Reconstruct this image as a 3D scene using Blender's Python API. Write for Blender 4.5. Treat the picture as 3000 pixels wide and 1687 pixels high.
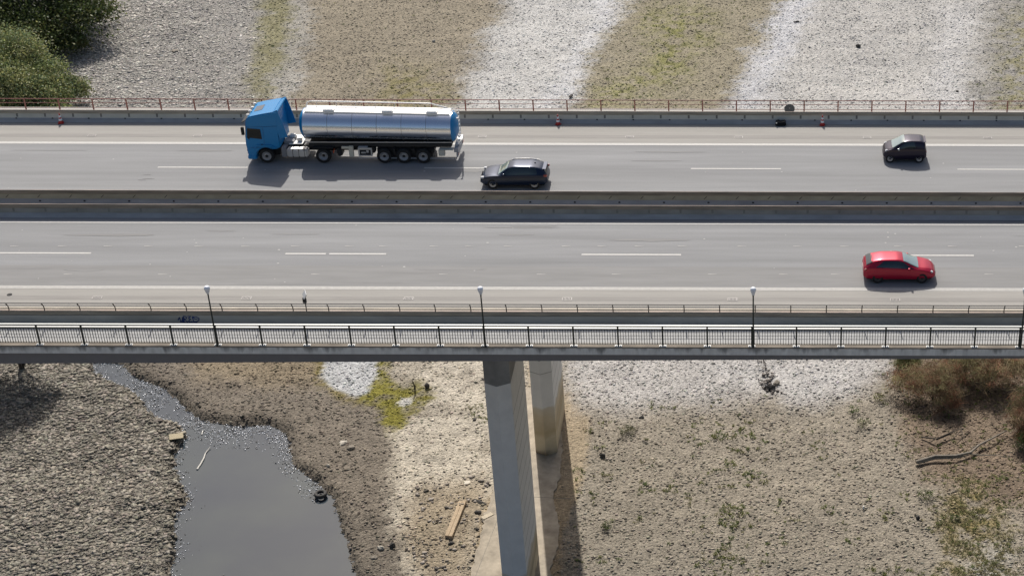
import bpy, bmesh, math, random
import numpy as np
from mathutils import Vector, Matrix
random.seed(7); R=np.random.default_rng(11)
C=bpy.context.scene.collection
for o in list(bpy.data.objects): bpy.data.objects.remove(o)

# ------------------------------------------------------------------ camera
F=5072.0; TH=math.radians(29.83); CT,ST=math.cos(TH),math.sin(TH); CAMZ=50.4; PX,PY=2240.0,843.5
G=-24.5                      # level of the dried lake bed (road surface is z = 0)
cd=bpy.data.cameras.new('camera'); cam=bpy.data.objects.new('camera',cd); C.objects.link(cam)
cd.sensor_width=36; cd.lens=36*F/3000; cd.shift_x=-(PX-1500)/3000; cd.clip_end=3000; cd.clip_start=1
cam.location=(0,0,CAMZ)
cam.matrix_world=Matrix.Translation((0,0,CAMZ))@Matrix.Rotation(math.radians(90)-TH,4,'X')@Matrix.Rotation(math.radians(0.15),4,'Z')
cd.shift_y=0.00146
bpy.context.scene.camera=cam
# ------------------------------------------------------------------ light
SUN_E=math.radians(45.2); SUN_AZ=math.radians(-9.5)      # azimuth from +Y, negative = towards -X
sd=Vector((math.sin(SUN_AZ)*math.cos(SUN_E),math.cos(SUN_AZ)*math.cos(SUN_E),math.sin(SUN_E)))
w=bpy.data.worlds.new('World'); bpy.context.scene.world=w; w.use_nodes=True
wn=w.node_tree; bgn=wn.nodes['Background']; sk=wn.nodes.new('ShaderNodeTexSky'); sk.sky_type='NISHITA'; sk.sun_disc=False
sk.sun_elevation=SUN_E; sk.sun_rotation=SUN_AZ; sk.air_density=1.0; sk.dust_density=4.0; sk.ozone_density=1.0
wn.links.new(sk.outputs[0],bgn.inputs[0]); bgn.inputs[1].default_value=0.100
ld=bpy.data.lights.new('sun','SUN'); ld.energy=4.25; ld.angle=math.radians(0.55); ld.color=(1,0.955,0.89)
so=bpy.data.objects.new('sun',ld); C.objects.link(so); so.rotation_euler=(-sd).to_track_quat('-Z','Y').to_euler(); so.location=(0,100,60)
vs=bpy.context.scene.view_settings; vs.view_transform='Standard'; vs.look='None'; vs.exposure=0.10; vs.gamma=1
bpy.context.scene.render.engine='CYCLES'

# ------------------------------------------------------------------ helpers
def Yof(y,z=0):
    k=(y-PY)/F; return (CAMZ-z)*(CT-k*ST)/(ST+k*CT)
def Zof(y,Y):
    k=(y-PY)/F; return CAMZ-Y*(ST+k*CT)/(CT-k*ST)
def sc(Y,z=0): return F/(Y*CT+(CAMZ-z)*ST)
def at(x,y,z=0):
    Y=Yof(y-(x-1500)*0.0026,z); return (x-PX)/sc(Y,z),Y,z
def topx(X,Y,z):
    d=Y*CT+(CAMZ-z)*ST; return PX+F*X/d, PY+F*((CAMZ-z)*CT-Y*ST)/d
def srgb(r,g,b):
    f=lambda c:((c/255+0.055)/1.055)**2.4 if c>10 else c/255/12.92
    return (f(r),f(g),f(b),1)
MATS={}
def mat(name,col,rough=0.8,metal=0.0,coat=0.0,var=0.0,scale=3.0,bump=0.0,bscale=20.0,streak=None,emit=None,spec=None,stretch=None):
    if name in MATS: return MATS[name]
    m=bpy.data.materials.new(name); m.use_nodes=True; nt=m.node_tree; N=nt.nodes; L=nt.links; b=N['Principled BSDF']
    c=col if len(col)==4 else (*col,1)
    b.inputs['Base Color'].default_value=c; b.inputs['Roughness'].default_value=rough; b.inputs['Metallic'].default_value=metal
    if coat: b.inputs['Coat Weight'].default_value=coat; b.inputs['Coat Roughness'].default_value=0.08
    if spec is not None: b.inputs['Specular IOR Level'].default_value=spec
    if var or bump:
        tc=N.new('ShaderNodeNewGeometry'); mp=N.new('ShaderNodeMapping'); L.new(tc.outputs['Position'],mp.inputs[0])
        if stretch: mp.inputs['Scale'].default_value=stretch
    if var:
        n=N.new('ShaderNodeTexNoise'); n.inputs['Scale'].default_value=scale; n.inputs['Detail'].default_value=8; n.inputs['Roughness'].default_value=0.65
        L.new(mp.outputs[0],n.inputs[0])
        mr=N.new('ShaderNodeMapRange'); mr.inputs[1].default_value=0.3; mr.inputs[2].default_value=0.7; mr.inputs[3].default_value=1-var; mr.inputs[4].default_value=1+var
        L.new(n.outputs[0],mr.inputs[0])
        mx=N.new('ShaderNodeMix'); mx.data_type='RGBA'; mx.blend_type='MULTIPLY'; mx.inputs[0].default_value=1; mx.inputs[6].default_value=c
        L.new(mr.outputs[0],mx.inputs[7]); L.new(mx.outputs[2],b.inputs['Base Color'])
    if bump:
        n2=N.new('ShaderNodeTexNoise'); n2.inputs['Scale'].default_value=bscale; n2.inputs['Detail'].default_value=5; L.new(mp.outputs[0],n2.inputs[0])
        bp=N.new('ShaderNodeBump'); bp.inputs['Strength'].default_value=bump; bp.inputs['Distance'].default_value=0.02; L.new(n2.outputs[0],bp.inputs['Height']); L.new(bp.outputs[0],b.inputs['Normal'])
    MATS[name]=m; return m
def empty(name,loc=(0,0,0),label=None,cat=None,group=None,kind=None,rz=0):
    o=bpy.data.objects.new(name,None); C.objects.link(o); o.location=loc; o.rotation_euler=(0,0,rz); o.empty_display_size=0.3
    return tag(o,label,cat,group,kind)
def tag(o,label=None,cat=None,group=None,kind=None):
    if label: o['label']=label
    if cat: o['category']=cat
    if group: o['group']=group
    if kind: o['kind']=kind
    return o
class MB:
    def __init__(s): s.v=[]; s.f=[]; s.m=[]; s.mi=0
    def add(s,v,f):
        n=len(s.v); s.v+=[tuple(p) for p in v]; s.f+=[tuple(i+n for i in q) for q in f]; s.m+=[s.mi]*len(f); return s
    def box(s,x0,x1,y0,y1,z0,z1):
        return s.add([(x0,y0,z0),(x1,y0,z0),(x1,y1,z0),(x0,y1,z0),(x0,y0,z1),(x1,y0,z1),(x1,y1,z1),(x0,y1,z1)],
            [(3,2,1,0),(4,5,6,7),(0,1,5,4),(1,2,6,5),(2,3,7,6),(3,0,4,7)])
    def prof(s,pts,x0,x1):          # pts (y,z) closed counter-clockwise seen from +X, run along X
        n=len(pts); s.add([(x0,y,z) for y,z in pts]+[(x1,y,z) for y,z in pts],[(i,(i+1)%n,(i+1)%n+n,i+n)[::-1] for i in range(n)]+[tuple(range(n)),tuple(range(2*n-1,n-1,-1))]); return s
    def profy(s,pts,y0,y1):         # pts (x,z), run along Y
        n=len(pts); s.add([(x,y0,z) for x,z in pts]+[(x,y1,z) for x,z in pts],[(i,(i+1)%n,(i+1)%n+n,i+n) for i in range(n)]+[tuple(range(n-1,-1,-1)),tuple(range(n,2*n))]); return s
    def profz(s,pts,z0,z1):
        n=len(pts); s.add([(x,y,z0) for x,y in pts]+[(x,y,z1) for x,y in pts],[(i,(i+1)%n,(i+1)%n+n,i+n) for i in range(n)]+[tuple(range(n-1,-1,-1)),tuple(range(n,2*n))]); return s
    def tube(s,path,r,n=8,cap=True):
        P=[Vector(p) for p in path]; rr=r if isinstance(r,(list,tuple)) else [r]*len(P); base=len(s.v); prev=None
        for i,p in enumerate(P):
            t=(P[min(i+1,len(P)-1)]-P[max(i-1,0)]).normalized()
            a=prev if prev is not None else (Vector((0,0,1)) if abs(t.z)<0.9 else Vector((0,1,0)))
            u=t.cross(a).normalized(); vv=u.cross(t).normalized(); prev=vv
            for k in range(n):
                an=2*math.pi*k/n; s.v.append(tuple(p+(u*math.cos(an)+vv*math.sin(an))*rr[i]))
        for i in range(len(P)-1):
            for k in range(n):
                a=base+i*n+k; b=base+i*n+(k+1)%n; s.f.append((a,b,b+n,a+n)); s.m.append(s.mi)
        if cap:
            s.f.append(tuple(base+k for k in range(n))[::-1]); s.m.append(s.mi)
            s.f.append(tuple(base+(len(P)-1)*n+k for k in range(n))); s.m.append(s.mi)
        return s
    def lathe(s,prof,c,axis='z',n=24,sx=1,sy=1,cap=True):   # prof (r,h)
        base=len(s.v)
        for r,h in prof:
            for k in range(n):
                a=2*math.pi*k/n; p=(r*math.cos(a)*sx,r*math.sin(a)*sy,h)
                if axis=='y': p=(p[0],h,p[1])
                if axis=='x': p=(h,p[0],p[1])
                s.v.append((p[0]+c[0],p[1]+c[1],p[2]+c[2]))
        for i in range(len(prof)-1):
            for k in range(n):
                a=base+i*n+k; b=base+i*n+(k+1)%n; q=(a,b,b+n,a+n); s.f.append(q if axis!='y' else q[::-1]); s.m.append(s.mi)
        if cap:
            s.f.append(tuple(base+k for k in range(n))[::-1]); s.m.append(s.mi)
            s.f.append(tuple(base+(len(prof)-1)*n+k for k in range(n))); s.m.append(s.mi)
        return s
    def build(s,name,m,parent=None,smooth=False,bevel=0,seg=2,fix=True):
        me=bpy.data.meshes.new(name); me.from_pydata(s.v,[],s.f)
        for mm in (m if isinstance(m,(list,tuple)) else [m]): me.materials.append(mm)
        me.polygons.foreach_set('material_index',s.m)
        if fix:
            bm=bmesh.new(); bm.from_mesh(me); bmesh.ops.recalc_face_normals(bm,faces=bm.faces)
            if bevel: bmesh.ops.bevel(bm,geom=[e for e in bm.edges if e.is_manifold and e.calc_face_angle(0)>0.5],offset=bevel,segments=seg,affect='EDGES',clamp_overlap=True)
            bm.to_mesh(me); bm.free()
        if smooth:
            me.polygons.foreach_set('use_smooth',[True]*len(me.polygons))
            try: me.set_sharp_from_angle(angle=math.radians(38))
            except Exception: pass
        o=bpy.data.objects.new(name,me); C.objects.link(o)
        if parent: o.parent=parent
        return o
def rawmesh(name,V,Fc,m,col=None,smooth=False):       # numpy arrays: V (n,3), Fc (k,q)
    me=bpy.data.meshes.new(name); n,q=Fc.shape
    me.vertices.add(len(V)); me.vertices.foreach_set('co',V.astype(np.float32).ravel())
    me.loops.add(n*q); me.loops.foreach_set('vertex_index',Fc.astype(np.int32).ravel())
    me.polygons.add(n); me.polygons.foreach_set('loop_start',np.arange(0,n*q,q,dtype=np.int32)); 
    try: me.polygons.foreach_set('loop_total',np.full(n,q,dtype=np.int32))
    except Exception: pass
    if smooth: me.polygons.foreach_set('use_smooth',np.ones(n,dtype=bool))
    me.update(calc_edges=True); me.materials.append(m)
    if col is not None:
        a=me.color_attributes.new('tint','FLOAT_COLOR','POINT'); c4=np.ones((len(V),4),np.float32); c4[:,:col.shape[1]]=col; a.data.foreach_set('color',c4.ravel())
    o=bpy.data.objects.new(name,me); C.objects.link(o); return o
def copy_tree(o,parent=None):
    c=o.copy(); C.objects.link(c); c.parent=parent
    for ch in list(o.children): copy_tree(ch,c)
    return c
# numpy noise
_P=R.random((256,256))
def vnoise(x,y):
    xi=np.floor(x).astype(int); yi=np.floor(y).astype(int); fx=x-xi; fy=y-yi; fx=fx*fx*(3-2*fx); fy=fy*fy*(3-2*fy)
    g=lambda a,b:_P[a%256,b%256]
    return (g(xi,yi)*(1-fx)+g(xi+1,yi)*fx)*(1-fy)+(g(xi,yi+1)*(1-fx)+g(xi+1,yi+1)*fx)*fy
def fbm(x,y,s=1.0,o=4):
    t=0;a=0.5;n=0
    for i in range(o): t=t+a*vnoise(x*s+17.3*i,y*s+9.1*i); n+=a; a*=0.5; s*=2.03
    return t/n
def sdist(px,py,poly):
    P=np.array(poly,float); Q=np.roll(P,-1,0); d=np.full(px.shape,1e9); ins=np.zeros(px.shape,bool)
    for (ax,ay),(bx,by) in zip(P,Q):
        ex,ey=bx-ax,by-ay; t=np.clip(((px-ax)*ex+(py-ay)*ey)/(ex*ex+ey*ey+1e-9),0,1)
        d=np.minimum(d,np.hypot(px-ax-t*ex,py-ay-t*ey))
        c=((ay>py)!=(by>py))&(px<(bx-ax)*(py-ay)/(by-ay+1e-12)+ax); ins^=c
    return np.where(ins,d,-d)
def mask(px,py,poly,soft=20): return np.clip(sdist(px,py,poly)/soft*0.5+0.5,0,1)

# ------------------------------------------------------------------ lake bed colour zones (outlines seen from the drone, laid out on the bed)
def lin(*c): return np.array(srgb(*c)[:3])
WATER=[(262,1050),(345,1050),(400,1090),(450,1112),(505,1150),(560,1190),(600,1222),(660,1228),(720,1240),(800,1240),(840,1265),(850,1310),(865,1355),(905,1385),(950,1420),(978,1445),(985,1500),(1000,1560),(1020,1620),(1055,1687),(1080,1720),(490,1720),(508,1640),(500,1600),(520,1560),(512,1500),(552,1465),(520,1400),(512,1330),(540,1270),(520,1235),(455,1215),(420,1180),(385,1130),(320,1105),(275,1085)]
ZONES=[ # poly, colour, softness
 ('tan',[(880,-200),(1500,-200),(1480,0),(1400,150),(1330,330),(1290,560),(700,560),(830,300),(885,150)],(165,155,136),24),
 ('olive',[(770,-200),(880,-200),(868,0),(850,110),(845,170),(800,235),(780,330),(720,400),(735,250),(760,120)],(152,147,114),22),
 ('pale',[(880,-200),(935,-200),(905,60),(880,170),(850,290),(830,340),(770,340),(800,240),(858,170),(870,60)],(186,182,173),14),
 ('white',[(1560,-300),(1980,-200),(1850,0),(1770,110),(1720,220),(1650,300),(1600,400),(1220,400),(1360,290),(1420,130),(1500,0)],(214,212,207),24),
 ('bright',[(1780,-100),(1850,-10),(1770,110),(1715,225),(1640,300),(1560,320),(1640,220),(1720,100)],(226,225,224),18),
 ('moss',[(2000,-300),(2420,-300),(2310,0),(2230,120),(2160,240),(2100,340),(1640,400),(1690,250),(1770,120),(1840,0)],(168,159,137),18),
 ('grn1',[(1900,40),(2040,30),(2090,90),(2010,150),(1990,210),(1920,240),(1800,300),(1740,320),(1760,280),(1900,200),(1930,120)],(149,148,88),40),
 ('white2',[(2420,-300),(2960,-300),(2900,0),(2870,140),(2850,290),(2840,380),(2080,380),(2190,240),(2230,120),(2310,0)],(206,203,197),22),
 ('bright2',[(2330,-60),(2400,-60),(2350,60),(2290,160),(2230,270),(2180,330),(2170,260),(2230,140)],(222,222,224),24),
 ('bright3',[(2760,20),(2840,20),(2815,130),(2810,240),(2800,310),(2730,310),(2750,180)],(216,214,211),34),
 ('grn2',[(2960,40),(3300,0),(3300,400),(2900,330),(2940,200)],(158,152,112),50),
 ('grn3',[(1150,210),(1250,230),(1300,290),(1200,320),(1120,300)],(150,142,92),45),
 ('leftstone',[(-900,1000),(300,1000),(330,1100),(400,1180),(480,1235),(530,1300),(520,1420),(540,1500),(500,1600),(500,1760),(-900,1760)],(146,140,129),18),
 ('brownR',[(340,1000),(960,1000),(1100,1080),(1150,1190),(1140,1280),(1135,1400),(1160,1520),(1210,1760),(1000,1760),(840,1300),(620,1230),(440,1120)],(140,131,119),22),
 ('tanR',[(520,900),(960,900),(960,1080),(900,1130),(700,1120),(560,1110)],(158,144,122),40),
 ('mud',[(1150,900),(1560,900),(1560,1600),(1400,1600),(1390,1760),(1220,1760),(1150,1560),(1135,1420),(1155,1290),(1200,1240),(1270,1200),(1260,1120),(1160,1080)],(214,205,188),18),
 ('mudb',[(1230,1430),(1420,1400),(1430,1500),(1390,1700),(1240,1720),(1180,1560)],(178,164,142),50),
 ('algae',[(1100,1000),(1160,1000),(1135,1080),(1150,1115),(1195,1130),(1220,1105),(1262,1125),(1270,1160),(1240,1190),(1205,1205),(1200,1250),(1160,1275),(1140,1240),(1118,1195),(1050,1160),(1090,1120)],(140,134,62),16),
 ('algae2',[(920,1040),(960,1050),(990,1130),(1060,1155),(1070,1175),(990,1160),(930,1120)],(140,128,78),18),
 ('white3',[(955,1000),(1095,1000),(1105,1100),(1075,1150),(1045,1160),(985,1140),(945,1105)],(205,206,206),7),
 ('white4',[(1172,1162),(1205,1158),(1212,1178),(1190,1190),(1170,1178)],(216,214,208),5),
 ('apron',[(1420,1470),(1700,1200),(1725,1260),(1712,1400),(1680,1470),(1650,1560),(1640,1760),(1375,1760),(1405,1580)],(188,170,142),7),
 ('apron2',[(1540,900),(1600,1130),(1660,1150),(1730,1230),(1712,1400),(1560,1420)],(186,170,145),10),
 ('whiteR',[(1640,900),(2640,900),(2620,1080),(2540,1125),(2420,1165),(2330,1185),(2250,1150),(2180,1170),(1960,1185),(1820,1205),(1700,1190),(1650,1110)],(204,200,195),46),
 ('brightR',[(2060,1060),(2560,1050),(2520,1110),(2350,1170),(2230,1130),(2100,1090)],(214,211,207),44),
 ('earthR',[(2620,1000),(3400,1000),(3400,1500),(2900,1480),(2700,1380),(2640,1250)],(146,130,113),50),
 ('straw',[(2800,1400),(2900,1430),(2960,1600),(2990,1760),(2720,1760),(2790,1600),(2760,1480)],(176,160,116),45),
 ('brightB',[(2850,1600),(2960,1580),(2990,1760),(2830,1760)],(190,184,172),40),
]
def zones(X,Y):
    px,py=topx(X,Y,G)
    wx=(fbm(X,Y,0.35,4)-0.5)*70+(fbm(X,Y,1.7,3)-0.5)*26; wx=wx+(vnoise(X*5,Y*5)-0.5)*34+(vnoise(X*11,Y*11)-0.5)*24; wy=(vnoise(X*6+9,Y*6)-0.5)*16+(fbm(X+50,Y,0.35,4)-0.5)*30+(fbm(X+90,Y,1.7,3)-0.5)*12
    qx=px+wx; qy=py+wy
    col=np.empty((len(X),3)); top=py<700
    col[:]=lin(170,161,146); col[top]=lin(172,168,161)
    M={}
    for n,poly,c,soft in ZONES:
        P=np.array(poly)
        zx,zy=(qx,qy) if soft>10 else (px+wx*0.35,py+wy*0.35)
        if P[:,1].max()<700: zx,zy=(px+wx*1.1+(fbm(X*0.25,Y*0.9,1.0,4)-.5)*46,py+wy*0.8); soft=soft*1.5+14
        m=mask(zx,zy,poly,soft); m=m*m*(3-2*m)
        if n.startswith('grn') or n=='straw': m=m*np.clip(fbm(X,Y,1.3,3)*3-0.9,0,1)
        if n.startswith('algae'): m=m*np.clip(fbm(X+7,Y,1.4,4)*4-0.9,0.25,1)
        if n=='mud': m=m*np.clip(fbm(X+31,Y,0.6,5)*4.5-1.2,0.4,1)
        M[n]=m; col=col*(1-m[:,None])+lin(*c)*m[:,None]
    wm=mask(px+wx*0.5,py+wy*0.7,WATER,16); M['water']=wm
    M['wd']=sdist(px+wx*0.5,py+wy*0.7,WATER)
    wet=np.clip(mask(px+wx*0.6,py+wy*0.8,WATER,46)*2.0,0,1); M['wet']=wet
    col=col*(1-0.20*wet[:,None])
    vari=1+(fbm(X,Y,0.12,4)-0.5)*0.24+(fbm(X,Y+70,0.9,4)-0.5)*0.26
    return px,py,col*vari[:,None],M
ALB=0.66      # scale from picture colour to real-world albedo
print('zones...')
xs=np.concatenate([[-900,-500,-250,-160,-120],np.arange(-100,34,0.3),[36,42,55,80,140,300,700]])
ys=np.concatenate([[-300,0,50,75,85],np.arange(88,124,0.26),np.arange(125,160,2.5),np.arange(160,208,0.34),[212,222,240,280,360,520,900,1500]])
XX,YY=np.meshgrid(xs,ys); X=XX.ravel(); Y=YY.ravel()
px,py,col,M=zones(X,Y)
stonyL=np.clip(M['leftstone'],0,1)
z=G+(fbm(X,Y,0.25,4)-0.5)*0.5+(fbm(X,Y,1.1,3)-0.5)*0.14
flat=np.clip(M['apron']+M['apron2'],0,1); z=z*(1-flat)+(G+0.02)*flat
# broken edge of the concrete apron: bed lies lower to its left
z=z-0.35*M['mudb']*0*(1-flat)
z=z*(1-M['water'])+(G-0.75)*M['water']
near=(np.abs(X)<130)&(Y>80)&(Y<215); z=np.where(near,z,G-0.6)
nx,ny=len(xs),len(ys); idx=np.arange(nx*ny).reshape(ny,nx)
Fc=np.stack([idx[:-1,:-1],idx[:-1,1:],idx[1:,1:],idx[1:,:-1]],-1).reshape(-1,4)
def ground_mat():
    m=bpy.data.materials.new('lake_bed_gravel'); m.use_nodes=True; nt=m.node_tree; N=nt.nodes; L=nt.links; b=N['Principled BSDF']; b.inputs['Roughness'].default_value=0.95; b.inputs['Specular IOR Level'].default_value=0.15
    at_=N.new('ShaderNodeAttribute'); at_.attribute_name='tint'; g=N.new('ShaderNodeNewGeometry')
    def vor(s,feat='F1',rand=1.0,wv=None):
        v=N.new('ShaderNodeTexVoronoi'); v.inputs['Scale'].default_value=s; v.feature=feat; v.inputs['Randomness'].default_value=rand; L.new(wv or g.outputs['Position'],v.inputs['Vector']); return v
    def mr(i,a,b_,c,d):
        r=N.new('ShaderNodeMapRange'); L.new(i,r.inputs[0]); 
        for k,x in enumerate((a,b_,c,d)): r.inputs[k+1].default_value=x
        return r.outputs[0]
    def mul(a,b_):
        x=N.new('ShaderNodeMath'); x.operation='MULTIPLY'; L.new(a,x.inputs[0]); L.new(b_,x.inputs[1]) if not isinstance(b_,float) else setattr(x.inputs[1],'default_value',b_); return x.outputs[0]
    v1=vor(5.0); v2=vor(12.0); v3=vor(2.6)
    sep=N.new('ShaderNodeSeparateColor'); L.new(v1.outputs['Color'],sep.inputs[0])
    sep2=N.new('ShaderNodeSeparateColor'); L.new(v2.outputs['Color'],sep2.inputs[0])
    f=mul(mr(sep.outputs[0],0,1,0.78,1.18),mr(sep2.outputs[1],0,1,0.84,1.16))
    # shade of gaps between stones, painted as a few dark specks in patches
    pn=N.new('ShaderNodeTexNoise'); pn.inputs['Scale'].default_value=0.7; pn.inputs['Detail'].default_value=4; L.new(g.outputs['Position'],pn.inputs[0])
    sep3=N.new('ShaderNodeSeparateColor'); L.new(v3.outputs['Color'],sep3.inputs[0])
    sp=N.new('ShaderNodeMath'); sp.operation='GREATER_THAN'; L.new(sep3.outputs[2],sp.inputs[0]); sp.inputs[1].default_value=0.86
    inner=N.new('ShaderNodeMath'); inner.operation='LESS_THAN'; L.new(v3.outputs['Distance'],inner.inputs[0]); inner.inputs[1].default_value=0.22
    dk=mul(mul(sp.outputs[0],inner.outputs[0]),mr(pn.outputs[0],0.45,0.6,0,0.5))
    inv=N.new('ShaderNodeMath'); inv.operation='SUBTRACT'; inv.inputs[0].default_value=1; L.new(dk,inv.inputs[1]); f=mul(f,inv.outputs[0])
    mx=N.new('ShaderNodeMix'); mx.data_type='RGBA'; mx.blend_type='MULTIPLY'; mx.inputs[0].default_value=1; L.new(at_.outputs['Color'],mx.inputs[6]); L.new(f,mx.inputs[7]); L.new(mx.outputs[2],b.inputs['Base Color'])
    h=N.new('ShaderNodeMath'); h.operation='ADD'; L.new(mul(v1.outputs['Distance'],-0.09),h.inputs[0]); L.new(mul(v2.outputs['Distance'],-0.03),h.inputs[1])
    bp=N.new('ShaderNodeBump'); bp.inputs['Strength'].default_value=0.8; bp.inputs['Distance'].default_value=1.0; L.new(h.outputs[0],bp.inputs['Height']); L.new(bp.outputs[0],b.inputs['Normal'])
    return m
gm=ground_mat()
stl=np.clip(M['leftstone']+np.clip((1-M['tan']-M['olive'])*(1.1-(px-150)/560.),0,1)*(py<700),0,1); gcol=col*(1-np.where(py<700,0.12,0.24)[:,None]*stl[:,None])
ground=rawmesh('ground',np.stack([X,Y,z],-1),Fc,gm,np.clip(gcol*ALB,0.01,0.85),smooth=True); tag(ground,kind='structure')
# water
def water_mat():
    m=mat('pond_water',(0.07,0.072,0.066),0.07,spec=0.5); b=m.node_tree.nodes['Principled BSDF']; b.inputs['IOR'].default_value=1.33
    N=m.node_tree.nodes; L=m.node_tree.links; g=N.new('ShaderNodeNewGeometry'); n=N.new('ShaderNodeTexNoise'); n.inputs['Scale'].default_value=0.15; n.inputs['Detail'].default_value=3; L.new(g.outputs['Position'],n.inputs[0])
    cr=N.new('ShaderNodeValToRGB'); cr.color_ramp.elements[0].position=0.35; cr.color_ramp.elements[0].color=(0.042,0.056,0.076,1); cr.color_ramp.elements[1].position=0.65; cr.color_ramp.elements[1].color=(0.058,0.074,0.084,1)
    L.new(n.outputs[0],cr.inputs[0]); L.new(cr.outputs[0],b.inputs['Base Color'])
    n2=N.new('ShaderNodeTexNoise'); n2.inputs['Scale'].default_value=3.0; n2.inputs['Detail'].default_value=2; L.new(g.outputs['Position'],n2.inputs[0]); bp=N.new('ShaderNodeBump'); bp.inputs['Strength'].default_value=0.06; bp.inputs['Distance'].default_value=0.03; L.new(n2.outputs[0],bp.inputs['Height']); L.new(bp.outputs[0],b.inputs['Normal'])
    return m
WZ=G-0.36
wt=MB(); wt.add([(-66,80,WZ),(-24,80,WZ),(-24,119,WZ),(-66,119,WZ)],[(0,1,2,3)]); tag(wt.build('water',water_mat()),kind='structure')

# ------------------------------------------------------------------ stones (uncountable)
def tint_mat(name,rough=0.9,spec=0.2,trans=0,bump=0):
    m=bpy.data.materials.new(name); m.use_nodes=True; N=m.node_tree.nodes; L=m.node_tree.links; b=N['Principled BSDF']; b.inputs['Roughness'].default_value=rough; b.inputs['Specular IOR Level'].default_value=spec
    a=N.new('ShaderNodeAttribute'); a.attribute_name='tint'; L.new(a.outputs['Color'],b.inputs['Base Color'])
    if trans:
        t=N.new('ShaderNodeBsdfTranslucent'); L.new(a.outputs['Color'],t.inputs[0]); mx=N.new('ShaderNodeMixShader'); mx.inputs[0].default_value=trans
        L.new(b.outputs[0],mx.inputs[1]); L.new(t.outputs[0],mx.inputs[2]); L.new(mx.outputs[0],N['Material Output'].inputs[0])
    return m
phi=(1+5**0.5)/2
ICO=np.array([(-1,phi,0),(1,phi,0),(-1,-phi,0),(1,-phi,0),(0,-1,phi),(0,1,phi),(0,-1,-phi),(0,1,-phi),(phi,0,-1),(phi,0,1),(-phi,0,-1),(-phi,0,1)],float); ICO/=np.linalg.norm(ICO[0])
ICF=np.array([(0,11,5),(0,5,1),(0,1,7),(0,7,10),(0,10,11),(1,5,9),(5,11,4),(11,10,2),(10,7,6),(7,1,8),(3,9,4),(3,4,2),(3,2,6),(3,6,8),(3,8,9),(4,9,5),(2,4,11),(6,2,10),(8,6,7),(9,8,1)])
CUB=np.array([(x,y,z) for x in (-1,1) for y in (-1,1) for z in (-1,1)],float)*0.8; CUF=np.array([(0,1,3),(0,3,2),(4,6,7),(4,7,5),(0,4,5),(0,5,1),(2,3,7),(2,7,6),(0,2,6),(0,6,4),(1,5,7),(1,7,3)])
OCT=np.array([(1,0,0),(0,1,0),(-1,0,0),(0,-1,0),(0,0,1),(0,0,-1)],float); OCF=np.array([(0,1,4),(1,2,4),(2,3,4),(3,0,4),(1,0,5),(2,1,5),(3,2,5),(0,3,5)])
def scatter(name,P,size,colr,m,tmpl=ICO,tf=ICF,flatn=0.45,jit=0.22,elong=0.7):
    n=len(P); T=np.repeat(tmpl[None],n,0)*(1+(R.random((n,len(tmpl),1))-0.5)*2*jit)
    s=np.stack([size*(1+elong*R.random(n)),size*(0.75+0.3*R.random(n)),size*flatn*(0.6+0.8*R.random(n))],-1)
    T=T*s[:,None,:]; a=R.normal(0,0.9,n); ca,sa=np.cos(a)[:,None],np.sin(a)[:,None]
    tl=R.normal(0,0.13,n)[:,None]; tx=T[...,0]; ty=T[...,1]; tz=T[...,2]+tl*tx
    V=np.stack([tx*ca-ty*sa+P[:,0:1],tx*sa+ty*ca+P[:,1:2],tz+P[:,2:3]],-1)
    Fa=(tf[None]+(np.arange(n)*len(tmpl))[:,None,None]).reshape(-1,3)
    return rawmesh(name,V.reshape(-1,3),Fa,m,np.repeat(colr[:,None,:],len(tmpl),1).reshape(-1,3))
def groundz(X,Y,M):
    zz=G+(fbm(X,Y,0.25,4)-0.5)*0.5+(fbm(X,Y,1.1,3)-0.5)*0.14; fl=np.clip(M['apron']+M['apron2'],0,1); zz=zz*(1-fl)+(G+0.02)*fl
    return zz*(1-M['water'])+(G-0.75)*M['water']
def zone_pts(n,x0,x1,y0,y1,f):
    X=R.uniform(x0,x1,n); Y=R.uniform(y0,y1,n); px,py,c,M=zones(X,Y); k=R.random(n)<f(px,py,M,X,Y)
    z=groundz(X,Y,M); return np.stack([X,Y,z],-1)[k],c[k],{a:b[k] for a,b in M.items()},px[k],py[k]
rock_m=tint_mat('stone_rough',0.92,0.25); wet_m=tint_mat('stone_wet',0.18,0.6)
print('stones...')
# big slabs, bottom left
P,c,Mk,qx,qy=zone_pts(60000,-64,-38,90,119.5,lambda px,py,M,X,Y:M['leftstone']*(1-M['water']))
sz=0.04+0.13*R.random(len(P))**2.8; br=R.uniform(0.6,1.6,(len(P),1)); hue=R.normal(0,0.022,(len(P),3))
P[:,2]+=sz*0.10; scatter('slab_stones',P,sz,np.clip(c*ALB*(br*(1+hue)),0.02,0.7),rock_m,CUB,CUF,0.24,0.3); o=bpy.context.scene.objects['slab_stones']; tag(o,'loose flat grey-brown slabs covering the bank left of the pond','stones',kind='stuff')
# top left stones
P,c,Mk,qx,qy=zone_pts(56000,-94,-48,163,203,lambda px,py,M,X,Y:np.clip((1-M['tan']-M['olive'])*(1.15-(px-150)/620.),0,1))
sz=0.05+0.13*R.random(len(P))**3; br=R.uniform(0.95,1.75,(len(P),1)); hue=R.normal(0,0.02,(len(P),3))
P[:,2]+=sz*0.08; o=scatter('slab_stones',P,sz,np.clip(c*ALB*(br*(1+hue)),0.02,0.75),rock_m,CUB,CUF,0.19,0.3); tag(o,'loose pale slabs on the bank right of the trees','stones',kind='stuff')
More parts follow.
